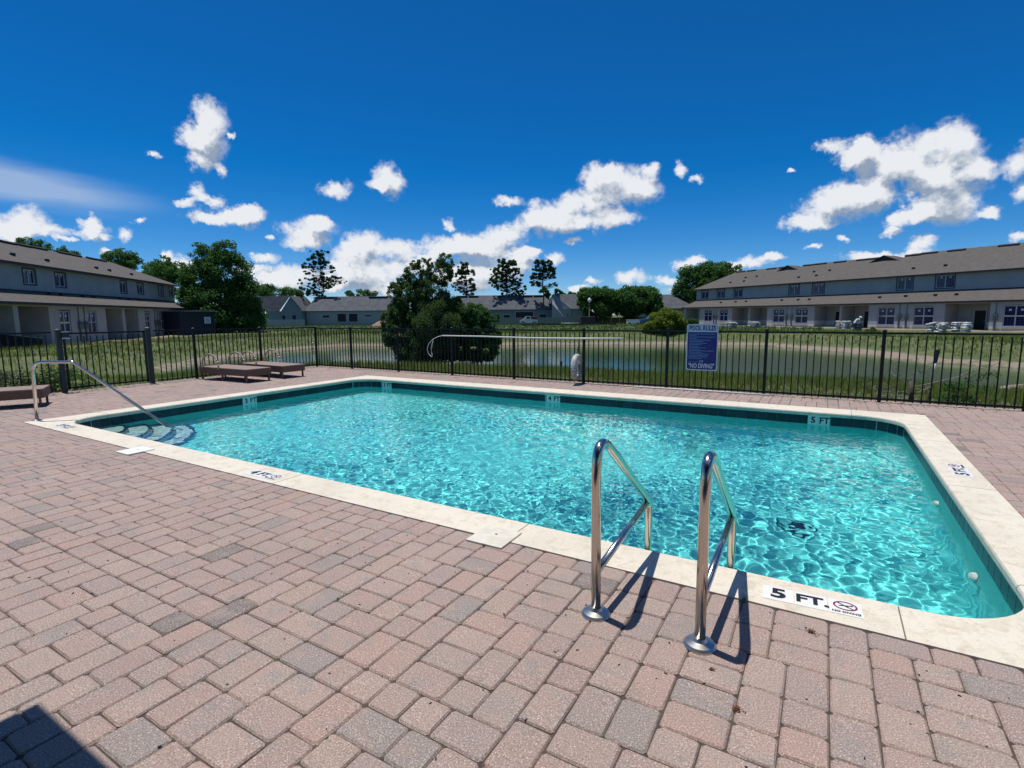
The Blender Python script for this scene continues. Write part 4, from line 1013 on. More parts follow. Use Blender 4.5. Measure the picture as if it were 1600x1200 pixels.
pine(849, 506, -.4, 412, puffs([(836,409,860,425,14,5.2),(832,420,868,436,18,4.6),(828,434,845,448,8,4),(858,444,870,449,4,3)], 4), 'pine with a bare lower trunk to the right of the round crowned pine', 14)
GB = 'trees behind the far houses'
tree(932, 505, -.4, [(932,472,26,24),(918,465,16,16),(945,465,16,16)], 'dense round tree behind the white globe lamp', leaf=.24, per=90, seed=21, trunk_r=.2, nclu=1.6, fork=.1, base=at_far(932, 505, -.5, 109))
tree(985, 505, -.4, [(985,470,28,22),(965,472,16,18),(1010,472,22,22),(990,458,16,10),(1025,478,10,14)], 'broad low tree between the lamp and the right townhouses', leaf=.24, per=90, seed=22, trunk_r=.22, nclu=1.7, fork=.15, base=at_far(985, 505, -.5, 110))
tree(1105, 508, -.4, [(1095,455,32,30),(1075,440,22,22),(1120,435,26,22),(1140,425,14,12),(1065,465,14,22),(1105,425,22,12),(1150,450,22,20)], 'large oak behind the left end of the right townhouses', leaf=.26, per=85, seed=23, trunk_r=.35, nclu=1.6, fork=.3, base=at_far(1105, 505, -.5, 128))
for i, (px, lobes, lab) in enumerate([
    (75, [(60,384,14,7),(78,388,16,7),(105,396,14,8),(122,402,12,6)], 'treetops showing over the ridge of the left townhouses'),
    (200, [(198,408,22,12),(215,412,14,10),(185,405,12,8),(205,398,10,6)], 'loose leafy tree over the sloping left ridge'),
    (262, [(262,430,28,16),(280,425,16,14),(245,425,14,12),(265,412,12,8),(285,445,22,18)], 'dark tree behind the far end of the left townhouses'),
    (415, [(412,470,14,14),(405,462,8,10)], 'small tree at the right foot of the large rounded tree'),
    (432, [(432,456,22,9),(420,452,10,7),(445,458,8,6)], 'low dark tree behind the left far gable house'),
    (468, [(466,466,10,14),(472,458,8,8)], 'narrow tree in the gap between the two left far houses'),
    (568, [(558,460,13,6),(577,461,12,6)], 'dark tree showing above the long grey roof'),
    (862, [(850,462,8,10),(856,470,10,8)], 'small tree behind the bare trunked pine'),
    (873, [(873,459,6,7),(872,466,6,6)], 'tiny round green tree top between two far roofs'),
    (892, [(888,462,9,4),(898,464,8,4)], 'flat dark treetop over the rightmost far gable')]):
    zb = -.4; k = 0
    tree(px, 503.5 if px > 300 else 507, zb, lobes, lab, leaf=.30, per=50, seed=40 + i, trunk_r=.25, nclu=1.3, fork=.2, group=GB)
tree(1038, 531, -1.15, [(1040,505,24,20),(1022,512,16,16),(1058,512,14,16),(1040,492,12,8)], 'yellow green reed bush at the far waterline', cat='bush', name='bush', m=LEAFY, leaf=.10, per=110, seed=61, trunk_r=.04, nclu=2.0, fork=.1, multi=3)
for i, (px, w, h, lab) in enumerate([(1078, 12, 16, 'dark green shrub at the far waterline just right of the reed bush'), (1362, 9, 10, 'feathery green shrub in front of the right townhouse porches'), (1110, 20, 10, 'low dark shrub by the water below the screened porch')]):
    py, zb = (532, -1.2) if px != 1360 else (518, -.45)
    tree(px, py, zb, [(px, py - h, w, h)], lab, cat='shrub', name='shrub', m=LEAF2 if px != 1360 else LEAFG, leaf=.09, per=110, seed=70 + i, trunk_r=.03, nclu=2, fork=.1, multi=3)
# hedge in front of the far houses
for i, (x0, x1, y, lab) in enumerate([(478, 600, 498, 'dark clipped hedge in front of the long grey roofed house'), (405, 474, 499, 'pale green hedge strip below the left far gable')]):
    cl = []; r = random.Random(90 + i); b = at((x0 + x1) / 2, 506, -.4)
    k = (b - CAM).dot(DEP) / FPX; h = 8 if i == 0 else 5; root = thing('hedge', lab, 'hedge', b)
    for q_ in range(90): cl.append((LAT * r.uniform(-(x1 - x0) / 2, (x1 - x0) / 2) * k + DEP * r.uniform(-.6, .6) + Vector((0, 0, r.uniform(.2, h * k))), .55))
    leaves('foliage', LEAF2, cl, root, .22, 90 + i, 45)

# shrubs close behind the left fence
for i, (x, y, r_, h, lab) in enumerate([(-4.5, .2, .55, .80, 'leafy shrub nearest the left edge behind the side fence'), (-4.4, 1.0, .55, .75, 'leafy shrub behind the flat lounger'), (-4.2, 1.75, .50, .70, 'leafy shrub beside the gate post, last of its row'), (-5.4, .6, .7, .95, 'taller leafy shrub in the second row behind the gate')]):
    root = thing('shrub', lab, 'shrub', (x, y, -.15), 0, 'shrubs behind the side fence'); r = random.Random(200 + i); cl = []
    for q_ in range(34):
        a = r.uniform(0, 2 * PI); d = r_ * r.random() ** .5; cl.append((Vector((math.cos(a) * d, math.sin(a) * d * 1.2, r.uniform(.12, h) * (1 - .35 * d / r_))), .17))
    leaves('foliage', LEAFG if i % 2 else LEAF2, cl, root, .032, 200 + i, 60); mb = MB()
    for q_ in range(7): limb(mb, (0, 0, -.1), cl[q_ * 4][0], .012, .004, q_, .1, 3)
    mb.build('stem', BARK, root, smooth=True)
# dead branchy shrub and its neighbours behind the right part of the fence
b = Vector((11.75, 8.95, -.12)); root = thing('dead_shrub', 'leafless shrub with pale tangled branches behind the right end of the fence', 'shrub', b); mb = MB(); r = random.Random(5)
def twig(p_, d, L_, rad, lev):
    pts = [p_]; dd = d.normalized()
    for i in range(5):
        dd = (dd + Vector((r.gauss(0, .28), r.gauss(0, .28), r.gauss(-.05, .2)))).normalized(); pts.append(pts[-1] + dd * L_ / 5)
    mb.tube(pts, [rad * (1 - .12 * i) for i in range(6)], 5)
    if lev > 0:
        for _ in range(3): q_ = r.randint(2, 5); twig(pts[q_], dd + Vector((r.gauss(0, .8), r.gauss(0, .5), r.gauss(.15, .5))), L_ * .6, rad * .6, lev - 1)
for d in ((-.9, .1, .9), (-.4, .0, 1.1), (.1, .1, 1), (-1.2, 0, .45), (.5, 0, .5), (-.7, -.1, .2)): twig(Vector((0, 0, .15)), Vector(d), .55, .010, 2)
mb.build('branches', BRANCH, root, smooth=True)
mb = MB(); mb.tube([(0, 0, -.1), (.01, 0, .2), (-.01, 0, .42)], [.045, .04, .035], 9); mb.build('stump', mat('dark_bark', (.045, .04, .035), .95, col2=(.12, .10, .08), scale=15), root, smooth=True)
root = thing('bush', 'small dark green bush under a leaning dry branch behind the right end of the fence', 'bush', (12.55, 9.35, -.15)); cl = [(Vector((r.gauss(-.05, .16), r.gauss(0, .12), r.uniform(.05, .42))), .10) for _ in range(26)]
leaves('foliage', LEAF, cl, root, .022, 77, 60); mb = MB(); limb(mb, (-.75, -.1, .30), (.55, .0, .86), .012, .005, 3, .05); limb(mb, (-.1, 0, .0), (-.2, 0, .5), .012, .006, 3, .05)
limb(mb, (0, 0, .5), (.35, 0, .70), .006, .003, 5, .1); mb.build('dry_branch', BRANCH, root, smooth=True)
leaves('dry_spray', LEAFG, [(Vector((.05 + .12 * i, 0, .46 + .05 * i)), .09) for i in range(4)], root, .02, 78, 40)
mk = thing('marker_post', 'dark utility marker post with a white sleeve in front of the pond at right', 'marker post', (12.12, 9.75, -.2))
mb = MB(); mb.tube([(0, 0, 0), (.03, 0, .55)], .016, 8); mb.build('post', BARK, mk); mb = MB(); mb.tube([(.032, 0, .56), (.052, 0, .79)], .020, 10); mb.build('sleeve', WHITE, mk, smooth=True)
mb = MB(); mb.tube([(.052, 0, .79), (.075, 0, 1.04)], [.026, .034], 8); mb.build('cap', GATEM, mk)
tag(MB().tube([(-1.9, 22.9, -1.5), (-1.9, 22.9, -.95)], .07, 8).build('wooden_stub', BARK), 'short dark wooden stub standing at the near waterline', 'post')
#PART3
# ------------------------------------------------------------------ townhouses
def wall_panel(mb, y, x0, x1, z0, z1, ops, depth=.10):
    xs = sorted({x0, x1, *[o[0] for o in ops], *[o[2] for o in ops]}); zs = sorted({z0, z1, *[o[1] for o in ops], *[o[3] for o in ops]})
    for a, b in zip(xs[:-1], xs[1:]):
        for c, d in zip(zs[:-1], zs[1:]):
            if any(o[0] < (a + b) / 2 < o[2] and o[1] < (c + d) / 2 < o[3] for o in ops): continue
            mb.add([(a, y, c), (b, y, c), (b, y, d), (a, y, d)], [(0, 1, 2, 3)])
    for (a, c, b, d) in [o[:4] for o in ops]:
        mb.add([(a, y, c), (b, y, c), (b, y, d), (a, y, d), (a, y + depth, c), (b, y + depth, c), (b, y + depth, d), (a, y + depth, d)],
               [(0, 4, 5, 1), (1, 5, 6, 2), (2, 6, 7, 3), (3, 7, 4, 0)])
win_cache = {}
def window(parent, x0, z0, x1, z1, y, low=True, trim=False):
    w, h = x1 - x0, z1 - z0; key = (round(w, 1), round(h, 1), low, trim); loc = ((x0 + x1) / 2, y, (z0 + z1) / 2)
    if key in win_cache:
        f0 = win_cache[key]; f = f0.copy(); COL.objects.link(f); f.parent = parent; f.location = loc
        for ch in f0.children: c = ch.copy(); COL.objects.link(c); c.parent = f
        return f
    w, h = key[0], key[1]; fr = MB(); t_ = .075
    for (a, b, c, d) in ((-w / 2, -h / 2, w / 2, -h / 2 + t_), (-w / 2, h / 2 - t_, w / 2, h / 2), (-w / 2, -h / 2 + t_, -w / 2 + t_, h / 2 - t_), (w / 2 - t_, -h / 2 + t_, w / 2, h / 2 - t_), (-.05, -h / 2 + t_, .05, h / 2 - t_)):
        fr.box(((a + c) / 2, .03, (b + d) / 2), (c - a, .06, d - b))
    if low:
        for s_ in (-1, 1): fr.box((s_ * (w / 4 - .0125), .035, 0), (w / 2 - .125, .05, .06))
    f = fr.build('window', FRAMEW, parent); f.location = loc
    for s_ in (-1, 1):
        cxm = s_ * (w / 4 - .0125); pw_ = w / 2 - .125
        for zz_ in (((h / 4), (-h / 4)) if low else (0,)):
            ph = (h / 2 - .11) if low else h - .15
            p_ = MB(); p_.box((cxm, .05, zz_), (pw_, .012, ph)); p_.build('pane', GLASSB, f)
        mu = MB()
        for q_ in (-1, 1): mu.box((cxm + q_ * pw_ / 6, .04, 0), (.018, .006, h - .16))
        mu.box((cxm, .0405, h / 4 + .1), (pw_, .006, .018)); mu.build('muntin', mat('muntin', (.05, .06, .16), .5) if 'muntin' not in bpy.data.materials else bpy.data.materials['muntin'], f)
        st = MB(); st.box((cxm, .040, h / 4 + (.10 if low else .12)), (.22, .004, .20)); st.build('sticker', STICK, f)
    if trim:
        tr = MB(); T_ = .11
        for (a, b, c, d) in ((-w / 2 - T_, h / 2, w / 2 + T_, h / 2 + T_), (-w / 2 - T_, -h / 2 - T_, w / 2 + T_, -h / 2), (-w / 2 - T_, -h / 2, -w / 2, h / 2), (w / 2, -h / 2, w / 2 + T_, h / 2)):
            tr.box(((a + c) / 2, -.085, (b + d) / 2), (c - a, .05, d - b))
        tr.build('trim', TRIMD, f)
    else:
        sl = MB(); sl.box((0, -.10, -h / 2 - .05), (w + .14, .18, .09)); sl.build('sill', STUCCO, f)
        hd_ = MB(); hd_.box((0, -.085, h / 2 + .045), (w + .02, .03, .09)); hd_.build('head_trim', TRIMD, f)
    win_cache[key] = f; return f
def quad_roof(mb, pts, th=.10):
    P_ = [Vector(p_) for p_ in pts]; n = (P_[1] - P_[0]).cross(P_[2] - P_[0]).normalized()
    if n.z < 0: n = -n
    k = len(P_); lo_ = [p_ - n * th for p_ in P_]
    mb.add(P_ + lo_, [tuple(range(k)), tuple(range(k, 2 * k))[::-1]] + [(i, (i + 1) % k, k + (i + 1) % k, k + i) for i in range(k)])
def townhouses(origin, t_, lab, x0, x1, ylow, yup, zb, z_low, z_lt, z_up, z_ridge, run, units, upwin, sections, vents, meters, hipL, hipR):
    root = thing('townhouse_row', lab, 'townhouses', (origin[0], origin[1], 0), math.atan2(t_[1], t_[0]), 'townhouse rows under construction')
    ops = [(a, zb - .02, b, z_low - .27) for a, b, _ in units['porch']]; wins = units['win']
    mb = MB(); wall_panel(mb, ylow, x0, x1, zb - .3, z_low - .05, [(a, b, c, d) for (a, b, c, d) in wins] + ops, .12)
    mb.add([(x0, ylow, zb - .3), (x0, 12, zb - .3), (x0, 12, z_low), (x0, ylow, z_low)], [(0, 1, 2, 3)]); mb.add([(x1, ylow, zb - .3), (x1, 12, zb - .3), (x1, 12, z_low), (x1, ylow, z_low)], [(0, 3, 2, 1)])
    # porch recesses
    for a, b, door in units['porch']:
        D_ = ylow + 2.6; zc = z_low - .27
        mb.add([(a, ylow + .12, zb), (a, D_, zb), (b, D_, zb), (b, ylow + .12, zb), (a, ylow + .12, zc), (a, D_, zc), (b, D_, zc), (b, ylow + .12, zc)],
               [(0, 1, 5, 4), (1, 2, 6, 5), (2, 3, 7, 6), (4, 5, 6, 7), (3, 2, 1, 0)])
    mb.build('lower_wall', SUNSTRIP if hipL else STUCCO, root)
    for a, b, door in units['porch']:
        if door is None: continue
        dx = door; fr = MB()
        for (u, v, w_, h_) in ((dx - .56, 0, .08, 2.12), (dx + .56, 0, .08, 2.12)): fr.box((u, ylow + 2.56, zb + h_ / 2 + .01), (w_, .08, h_))
        fr.box((dx, ylow + 2.56, zb + 2.17), (1.2, .08, .08)); d = fr.build('door', FRAMEW, root)
        m_ = MB(); m_.box((dx, ylow + 2.57, zb + 1.07), (1.04, .05, 2.1)); m_.build('door_leaf', DARKI, d)
        m_ = MB(); m_.tube([(dx + .42, ylow + 2.54, zb + 1.0), (dx + .42, ylow + 2.50, zb + 1.0)], .03, 8); m_.build('handle', STEEL2, d)
    for w_ in wins: window(root, *w_, ylow + .10, True, False)
    mb = MB(); wall_panel(mb, yup, x0 + .2, x1, z_lt - .4, z_up, [tuple(w_) for w_ in upwin], .08)
    mb.add([(x0 + .2, yup, z_lt - .6), (x0 + .2, yup + 10, z_lt - .6), (x0 + .2, yup + 10, z_up), (x0 + .2, yup, z_up)], [(0, 1, 2, 3)])
    mb.add([(x1, yup, z_lt - .6), (x1, yup + 10, z_lt - .6), (x1, yup + 10, z_up), (x1, yup, z_up)], [(0, 3, 2, 1)])
    mb.build('upper_wall', STUCCO_UP, root)
    for w_ in upwin: window(root, *w_, yup + .08, False, True)
    # lower roof
    mb = MB(); e = .45
    quad_roof(mb, [(x0 - e, 0, z_low), (x1 + e, 0, z_low), (x1 + (e if not hipR else -1.2), yup + .02, z_lt), (x0 + .3 if hipL else x0 - e, yup + .02, z_lt)])
    if hipL: quad_roof(mb, [(x0 - e, 0, z_low), (x0 + .3, yup + .02, z_lt), (x0 + .3, 12, z_lt), (x0 - e, 12, z_low)])
    mb.build('lower_roof', SHING, root)
    mb = MB(); mb.box(((x0 + x1) / 2, -.012, z_low - .10), (x1 - x0 + 2 * e, .03, .17)); mb.build('lower_fascia', FASC, root)
    mb = MB(); mb.box(((x0 + x1) / 2, yup - .02, z_lt + .03), (x1 - x0 - .4, .06, .09)); mb.build('flashing', FASC, root)
    # upper roof, one section per group of homes
    ye = yup - .42; rr_ = MB(); gg = MB()
    for k, (a, b, la, rb) in enumerate(sections):
        yr = ye + run; zn = z_up + (z_ridge - z_up) * .80; yn = ye + run * .80
        ra = a + la; rb_ = b - rb
        first, last = k == 0, k == len(sections) - 1
        A0 = (a, yn, zn) if not first else None
        pts = [(a, ye, z_up), (b, ye, z_up)]
        if not last: pts += [(b, yn, zn)]
        pts += [(rb_, yr, z_ridge), (ra, yr, z_ridge)]
        if not first: pts += [(a, yn, zn)]
        quad_roof(rr_, pts)
        quad_roof(rr_, [(a, yr + run, z_up), (ra, yr, z_ridge), (rb_, yr, z_ridge), (b, yr + run, z_up)])
        if first: quad_roof(rr_, [(a, ye, z_up), (ra, yr, z_ridge), (a, yr + run, z_up)])
        if last: quad_roof(rr_, [(b, ye, z_up), (b, yr + run, z_up), (rb_, yr, z_ridge)])
        if not last and z_ridge > 9:
            px_ = b - rb + .1; gz = z_ridge + .03; rr_.add([(px_ - 1.9, yn - .4, zn - .25), (px_, yn - .2, gz + .02), (px_ + 2.3, yn - .4, zn - .25), (px_, yr + 1, gz + .02), (px_ + 2.3, yr + 1, zn), (px_ - 1.9, yr + 1, zn)], [(0, 1, 3, 5), (1, 2, 4, 3)])
            gg.add([(px_ - 1.6, yn - .15, zn - .25), (px_ + 2.0, yn - .15, zn - .25), (px_, yn - .15, gz - .10)], [(0, 1, 2)])
            gg.bar((px_ - 1.9, yn - .42, zn - .30), (px_, yn - .22, gz - .05), .06, .12); gg.bar((px_ + 2.3, yn - .42, zn - .30), (px_, yn - .22, gz - .05), .06, .12)
    ro = rr_.build('upper_roof', SHING, root)
    if gg.v: gg.build('gable_end', FASC, ro)
    mb = MB(); mb.box(((x0 + x1) / 2, ye - .012, z_up - .10), (sections[-1][1] - sections[0][0], .03, .17)); mb.box(((x0 + x1) / 2, (ye + yup) / 2, z_up - .12), (x1 - x0, yup - ye, .02)); mb.build('upper_fascia', FASC, root)
    sl = (z_ridge - z_up) / run; sl2 = (z_lt - z_low) / yup
    vb = MB(); vb.box((0, 0, .06), (1.9, .30, .14)); vme = None
    for (x, f) in vents['ridge']:
        o = vb.build('ridge_vent', FASC, root) if vme is None else bpy.data.objects.new('ridge_vent', vme)
        if vme is None: vme = o.data
        else: COL.objects.link(o); o.parent = root
        o.location = (x, ye + run * f, z_up + sl * run * f + .04); o.rotation_euler = (math.atan(sl), 0, 0)
    sb = MB(); sb.box((0, 0, .07), (.30, .22, .22)); sme = None
    for (x, f, up) in vents['pipe']:
        o = sb.build('roof_vent', FASC, root) if sme is None else bpy.data.objects.new('roof_vent', sme)
        if sme is None: sme = o.data
        else: COL.objects.link(o); o.parent = root
        o.location = (x, ye + run * f, z_up + sl * run * f + .02) if up else (x, yup * f, z_low + sl2 * yup * f + .02)
    for x in meters:
        m_ = MB(); m_.box((x, ylow - .08, zb + 1.42), (.42, .16, .62)); m_.box((x, ylow - .05, zb + .55), (.16, .10, 1.1)); m_.lathe([(.11, 0), (.11, .1), (0, .12)], (x, ylow - .2, zb + 1.5), 10); o = m_.build('electric_meter', METER, root)
    for x in meters:
        m_ = MB(); m_.box((x, ylow - .03, zb + 2.3), (.05, .05, 1.15)); m_.build('conduit', METER, root)
    return root
ZB = -.45
RW = [(-23.1, .28, -21.3, 2.15), (-19.5, .30, -17.7, 2.15), (-8.7, .2, -6.7, 2.12), (-4.85, .12, -2.85, 2.12), (6.8, .05, 8.85, 2.1), (10.95, .05, 13.0, 2.1), (19.4, .05, 21.4, 2.1), (25.2, .05, 27.2, 2.1)]
RP = [(-27.85, -24.3, None), (-16.75, -13.35, -15.0), (-13.1, -9.75, -11.0), (-1.8, 1.85, .0), (2.1, 5.7, 4.0), (14.15, 18.3, 16.25), (30.0, 33.5, 32)]
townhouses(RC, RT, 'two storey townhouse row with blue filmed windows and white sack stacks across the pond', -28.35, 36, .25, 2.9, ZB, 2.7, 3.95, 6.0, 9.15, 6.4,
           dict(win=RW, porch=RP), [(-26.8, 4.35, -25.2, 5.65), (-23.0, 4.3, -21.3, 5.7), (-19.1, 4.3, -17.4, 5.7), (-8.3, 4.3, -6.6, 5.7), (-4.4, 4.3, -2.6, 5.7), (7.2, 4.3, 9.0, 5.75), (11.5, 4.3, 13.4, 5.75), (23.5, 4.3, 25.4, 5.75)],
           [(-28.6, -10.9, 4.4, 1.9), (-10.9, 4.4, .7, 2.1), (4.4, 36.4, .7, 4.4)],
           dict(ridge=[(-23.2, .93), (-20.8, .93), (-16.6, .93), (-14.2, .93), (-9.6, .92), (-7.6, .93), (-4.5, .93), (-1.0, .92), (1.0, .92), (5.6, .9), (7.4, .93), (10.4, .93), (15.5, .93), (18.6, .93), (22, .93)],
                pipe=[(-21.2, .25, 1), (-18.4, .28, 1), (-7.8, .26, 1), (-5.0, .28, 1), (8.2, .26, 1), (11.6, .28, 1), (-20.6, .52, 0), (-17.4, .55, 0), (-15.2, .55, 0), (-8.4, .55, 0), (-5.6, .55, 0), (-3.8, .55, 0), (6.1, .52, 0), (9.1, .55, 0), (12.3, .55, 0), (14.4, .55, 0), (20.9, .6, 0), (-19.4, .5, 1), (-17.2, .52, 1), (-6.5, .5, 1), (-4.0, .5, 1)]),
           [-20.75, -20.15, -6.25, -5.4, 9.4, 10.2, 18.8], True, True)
LW = [(-6.85, .35, -5.35, 2.1), (-2.95, .35, -1.5, 2.1), (7.9, .3, 9.2, 2.15), (11.5, .3, 12.8, 2.15)]
LP = [(-15.2, -11.95, None), (-11.45, -8.1, None), (.05, 3.05, None), (3.65, 6.4, None), (14.6, 17.4, None)]
townhouses(LC, LT, 'two storey townhouse row with brown roof and shaded stucco wall on the left side', -20, 22.5, .4, 2.55, -.42, 2.7, 3.62, 5.68, 8.05, 5.3,
           dict(win=LW, porch=LP), [(-6.6, 4.2, -5.2, 5.3), (-2.6, 4.2, -1.2, 5.3), (8.35, 4.15, 9.7, 5.35), (12.2, 4.2, 13.6, 5.35), (17.7, 4.2, 19.0, 5.35), (20.9, 4.2, 22.1, 5.35)],
           [(-20.4, 23.0, 4, 4.5)],
           dict(ridge=[(-1.5, .96), (.2, .94), (2.4, .95), (4.6, .96), (8.3, .96), (10.4, .96), (13.5, .96), (15.5, .96)], pipe=[(-5.6, .28, 1), (-1.6, .26, 1), (6.6, .3, 1), (8.9, .28, 1), (13.3, .25, 1), (-4.6, .80, 0), (-3.0, .80, 0), (0.2, .8, 0), (2.0, .8, 0), (6.8, .8, 0), (8.7, .8, 0), (11.2, .8, 0)]),
           [-4.3, -3.45, 10.2, 10.9], False, True)
# frames lean: plain stucco conduits drawn as parts above

# ------------------------------------------------------------------ far single storey houses
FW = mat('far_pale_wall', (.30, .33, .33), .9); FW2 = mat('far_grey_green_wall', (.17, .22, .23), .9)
def far_house(kind, px0, px1, dep, lab, wallm, name='house', zr=5.95, ze=2.75, left_slope=8, right_slope=8, windows=(), gx=None, depth=9.0):
    z0 = -.5; a = at_far(px0, 500, 0, dep); b = at_far(px1, 500, 0, dep); w = (b - a).length; ang = math.atan2(b.y - a.y, b.x - a.x)
    k = w / (px1 - px0); root = thing(name, lab, 'house', (a.x, a.y, 0), ang, 'single storey houses beyond the field')
    mb = MB(); mb.box((w / 2, depth / 2 + .4, (z0 + ze) / 2), (w - .8, depth, ze - z0)); mb.build('wall', wallm, root)
    r_ = MB()
    if kind == 'long':
        quad_roof(r_, [(0, 0, ze), (w, 0, ze), (w - right_slope * k, depth / 2, zr), (left_slope * k, depth / 2, zr)], .12)
        quad_roof(r_, [(0, depth + .8, ze), (left_slope * k, depth / 2, zr), (w - right_slope * k, depth / 2, zr), (w, depth + .8, ze)], .12)
        quad_roof(r_, [(0, 0, ze), (left_slope * k, depth / 2, zr), (0, depth + .8, ze)], .12); quad_roof(r_, [(w, 0, ze), (w, depth + .8, ze), (w - right_slope * k, depth / 2, zr)], .12)
        for f in (.12, .22, .72, .82): r_.box((w * f, depth / 2 - .5, zr - .15), (2.2, .5, .18))
        r_.build('roof', SHINGF, root)
    else:  # gable towards us on one side of gx, long slope on the other
        s_ = 1 if kind == 'gable_right' else -1; g = (gx - px0) * k
        if s_ > 0:   # slope plane on the left, gable face on the right
            e0 = (px0 + (px1 - px0) * .40 - px0) * k
            quad_roof(r_, [(-6, 3, ze), (e0, 0, ze), (g, .0, zr), (-6 + (g - e0), 3, zr)], .12); quad_roof(r_, [(g, 0, zr), (w, 0, ze), (w, depth, ze), (g, depth, zr)], .12)
            m_ = MB(); m_.add([(e0 + .3, .3, z0), (w - .3, .3, z0), (w - .3, .3, ze), (g, .3, zr - .1), (e0 + .3, .3, ze)], [(0, 1, 2, 3, 4)]); m_.build('gable_wall', wallm, root)
        else:
            e0 = (px1 - px0) * .46 * k
            quad_roof(r_, [(e0, 0, ze), (w + 6, 2, ze), (w + 6, 5, zr), (g, 3.2, zr)], .12); quad_roof(r_, [(g, 3.2, zr), (-.6, .2, ze + 1.2), (-.6, 6, ze + 1.2), (g, 6, zr)], .12)
            m_ = MB(); m_.add([(-.2, .25, z0), (e0, .1, z0), (e0, .1, ze), (g, 3.0, zr - .1), (-.2, .25, ze + 1.1)], [(0, 1, 2, 3, 4)]); m_.bar((g, 3.0, zr), (e0, 0, ze), .1, .25); m_.build('gable_wall', wallm, root)
        r_.build('roof', SHINGF, root)
    for (x0_, x1_, zz0, zz1) in windows:
        m_ = MB(); xa, xb = (x0_ - px0) * k, (x1_ - px0) * k; m_.box(((xa + xb) / 2, .36, (zz0 + zz1) / 2), (xb - xa, .12, zz1 - zz0)); f = m_.build('window', FRAMEW, root)
        m_ = MB(); m_.box(((xa + xb) / 2, .285, (zz0 + zz1) / 2), (xb - xa - .2, .03, zz1 - zz0 - .2)); m_.build('pane', DARKI, f)
    return root
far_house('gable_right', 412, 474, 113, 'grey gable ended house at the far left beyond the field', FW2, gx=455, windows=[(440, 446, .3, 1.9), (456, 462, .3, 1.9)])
far_house('long', 475, 618, 115, 'long grey roofed house with two dark openings left of the willow', FW, left_slope=10, right_slope=9, windows=[(503, 515, 1.2, 1.9), (526, 541, .3, 2.2), (544, 559, .3, 2.2), (569, 581, 1.4, 1.9)])
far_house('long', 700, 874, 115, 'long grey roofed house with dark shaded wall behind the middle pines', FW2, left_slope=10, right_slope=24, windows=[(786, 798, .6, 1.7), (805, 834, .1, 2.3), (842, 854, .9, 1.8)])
far_house('gable_left', 864, 925, 112, 'grey roofed house with a swept gable left of the lamp', FW, gx=866, windows=[(872, 875, .3, 2.2), (886, 889, .3, 2.0)])
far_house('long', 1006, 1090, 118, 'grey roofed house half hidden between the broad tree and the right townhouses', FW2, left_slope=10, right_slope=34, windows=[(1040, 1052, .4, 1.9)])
for i, (a, b, dep, h, m_, lab) in enumerate([(408, 476, 108, 1.5, FW, 'pale board fence in front of the far left gable house'), (765, 905, 108, 1.55, mat('far_fence_green', (.20, .24, .20), .9), 'long pale green board fence behind the field'), (928, 1035, 114, 1.4, mat('far_fence_tan', (.16, .15, .11), .9), 'brown board fence under the round trees')]):
    p0, p1 = at_far(a, 500, -.5, dep), at_far(b, 500, -.5, dep); ang = math.atan2(p1.y - p0.y, p1.x - p0.x); w = (p1 - p0).length
    root = thing('board_fence', lab, 'fence', p0, ang, 'board fences beyond the field'); n_ = int(w / 1.8)
    for k in range(n_): q_ = MB(); q_.box(((k + .5) * w / n_, 0, h / 2), (w / n_ - .03, .05, h)); q_.build('fence_panel', m_, root)
# low dark retaining ledge along the far bank
p0, p1 = at_far(815, 510, -.5, 98), at_far(962, 510, -.5, 98); ang = math.atan2(p1.y - p0.y, p1.x - p0.x); w = (p1 - p0).length
mb = MB(); mb.box((w / 2, 0, .2), (w, .35, .55)); o = tag(mb.build('retaining_ledge', mat('dark_ledge', (.03, .035, .03), .9)), 'long low dark retaining ledge along the far bank', 'low wall'); o.location = p0; o.rotation_euler = (0, 0, ang)
# lamp post
lp = thing('street_lamp', 'street lamp with a white globe in front of the dense round tree', 'street lamp', at_far(920.5, 505, -.45, 103))
mb = MB(); mb.tube([(0, 0, 0), (0, 0, .5), (0, 0, .55), (0, 0, 4.3)], [.12, .10, .06, .05], 10); mb.build('pole', mat('lamp_grey', (.20, .18, .16), .6), lp, smooth=True)
mb = MB(); mb.lathe([(.06, 0), (.14, .06), (.30, .24), (.34, .44), (.26, .66), (.10, .78), (.05, .92), (0, .95)], (0, 0, 4.3), 16); mb.build('globe', WHITE, lp, smooth=True)
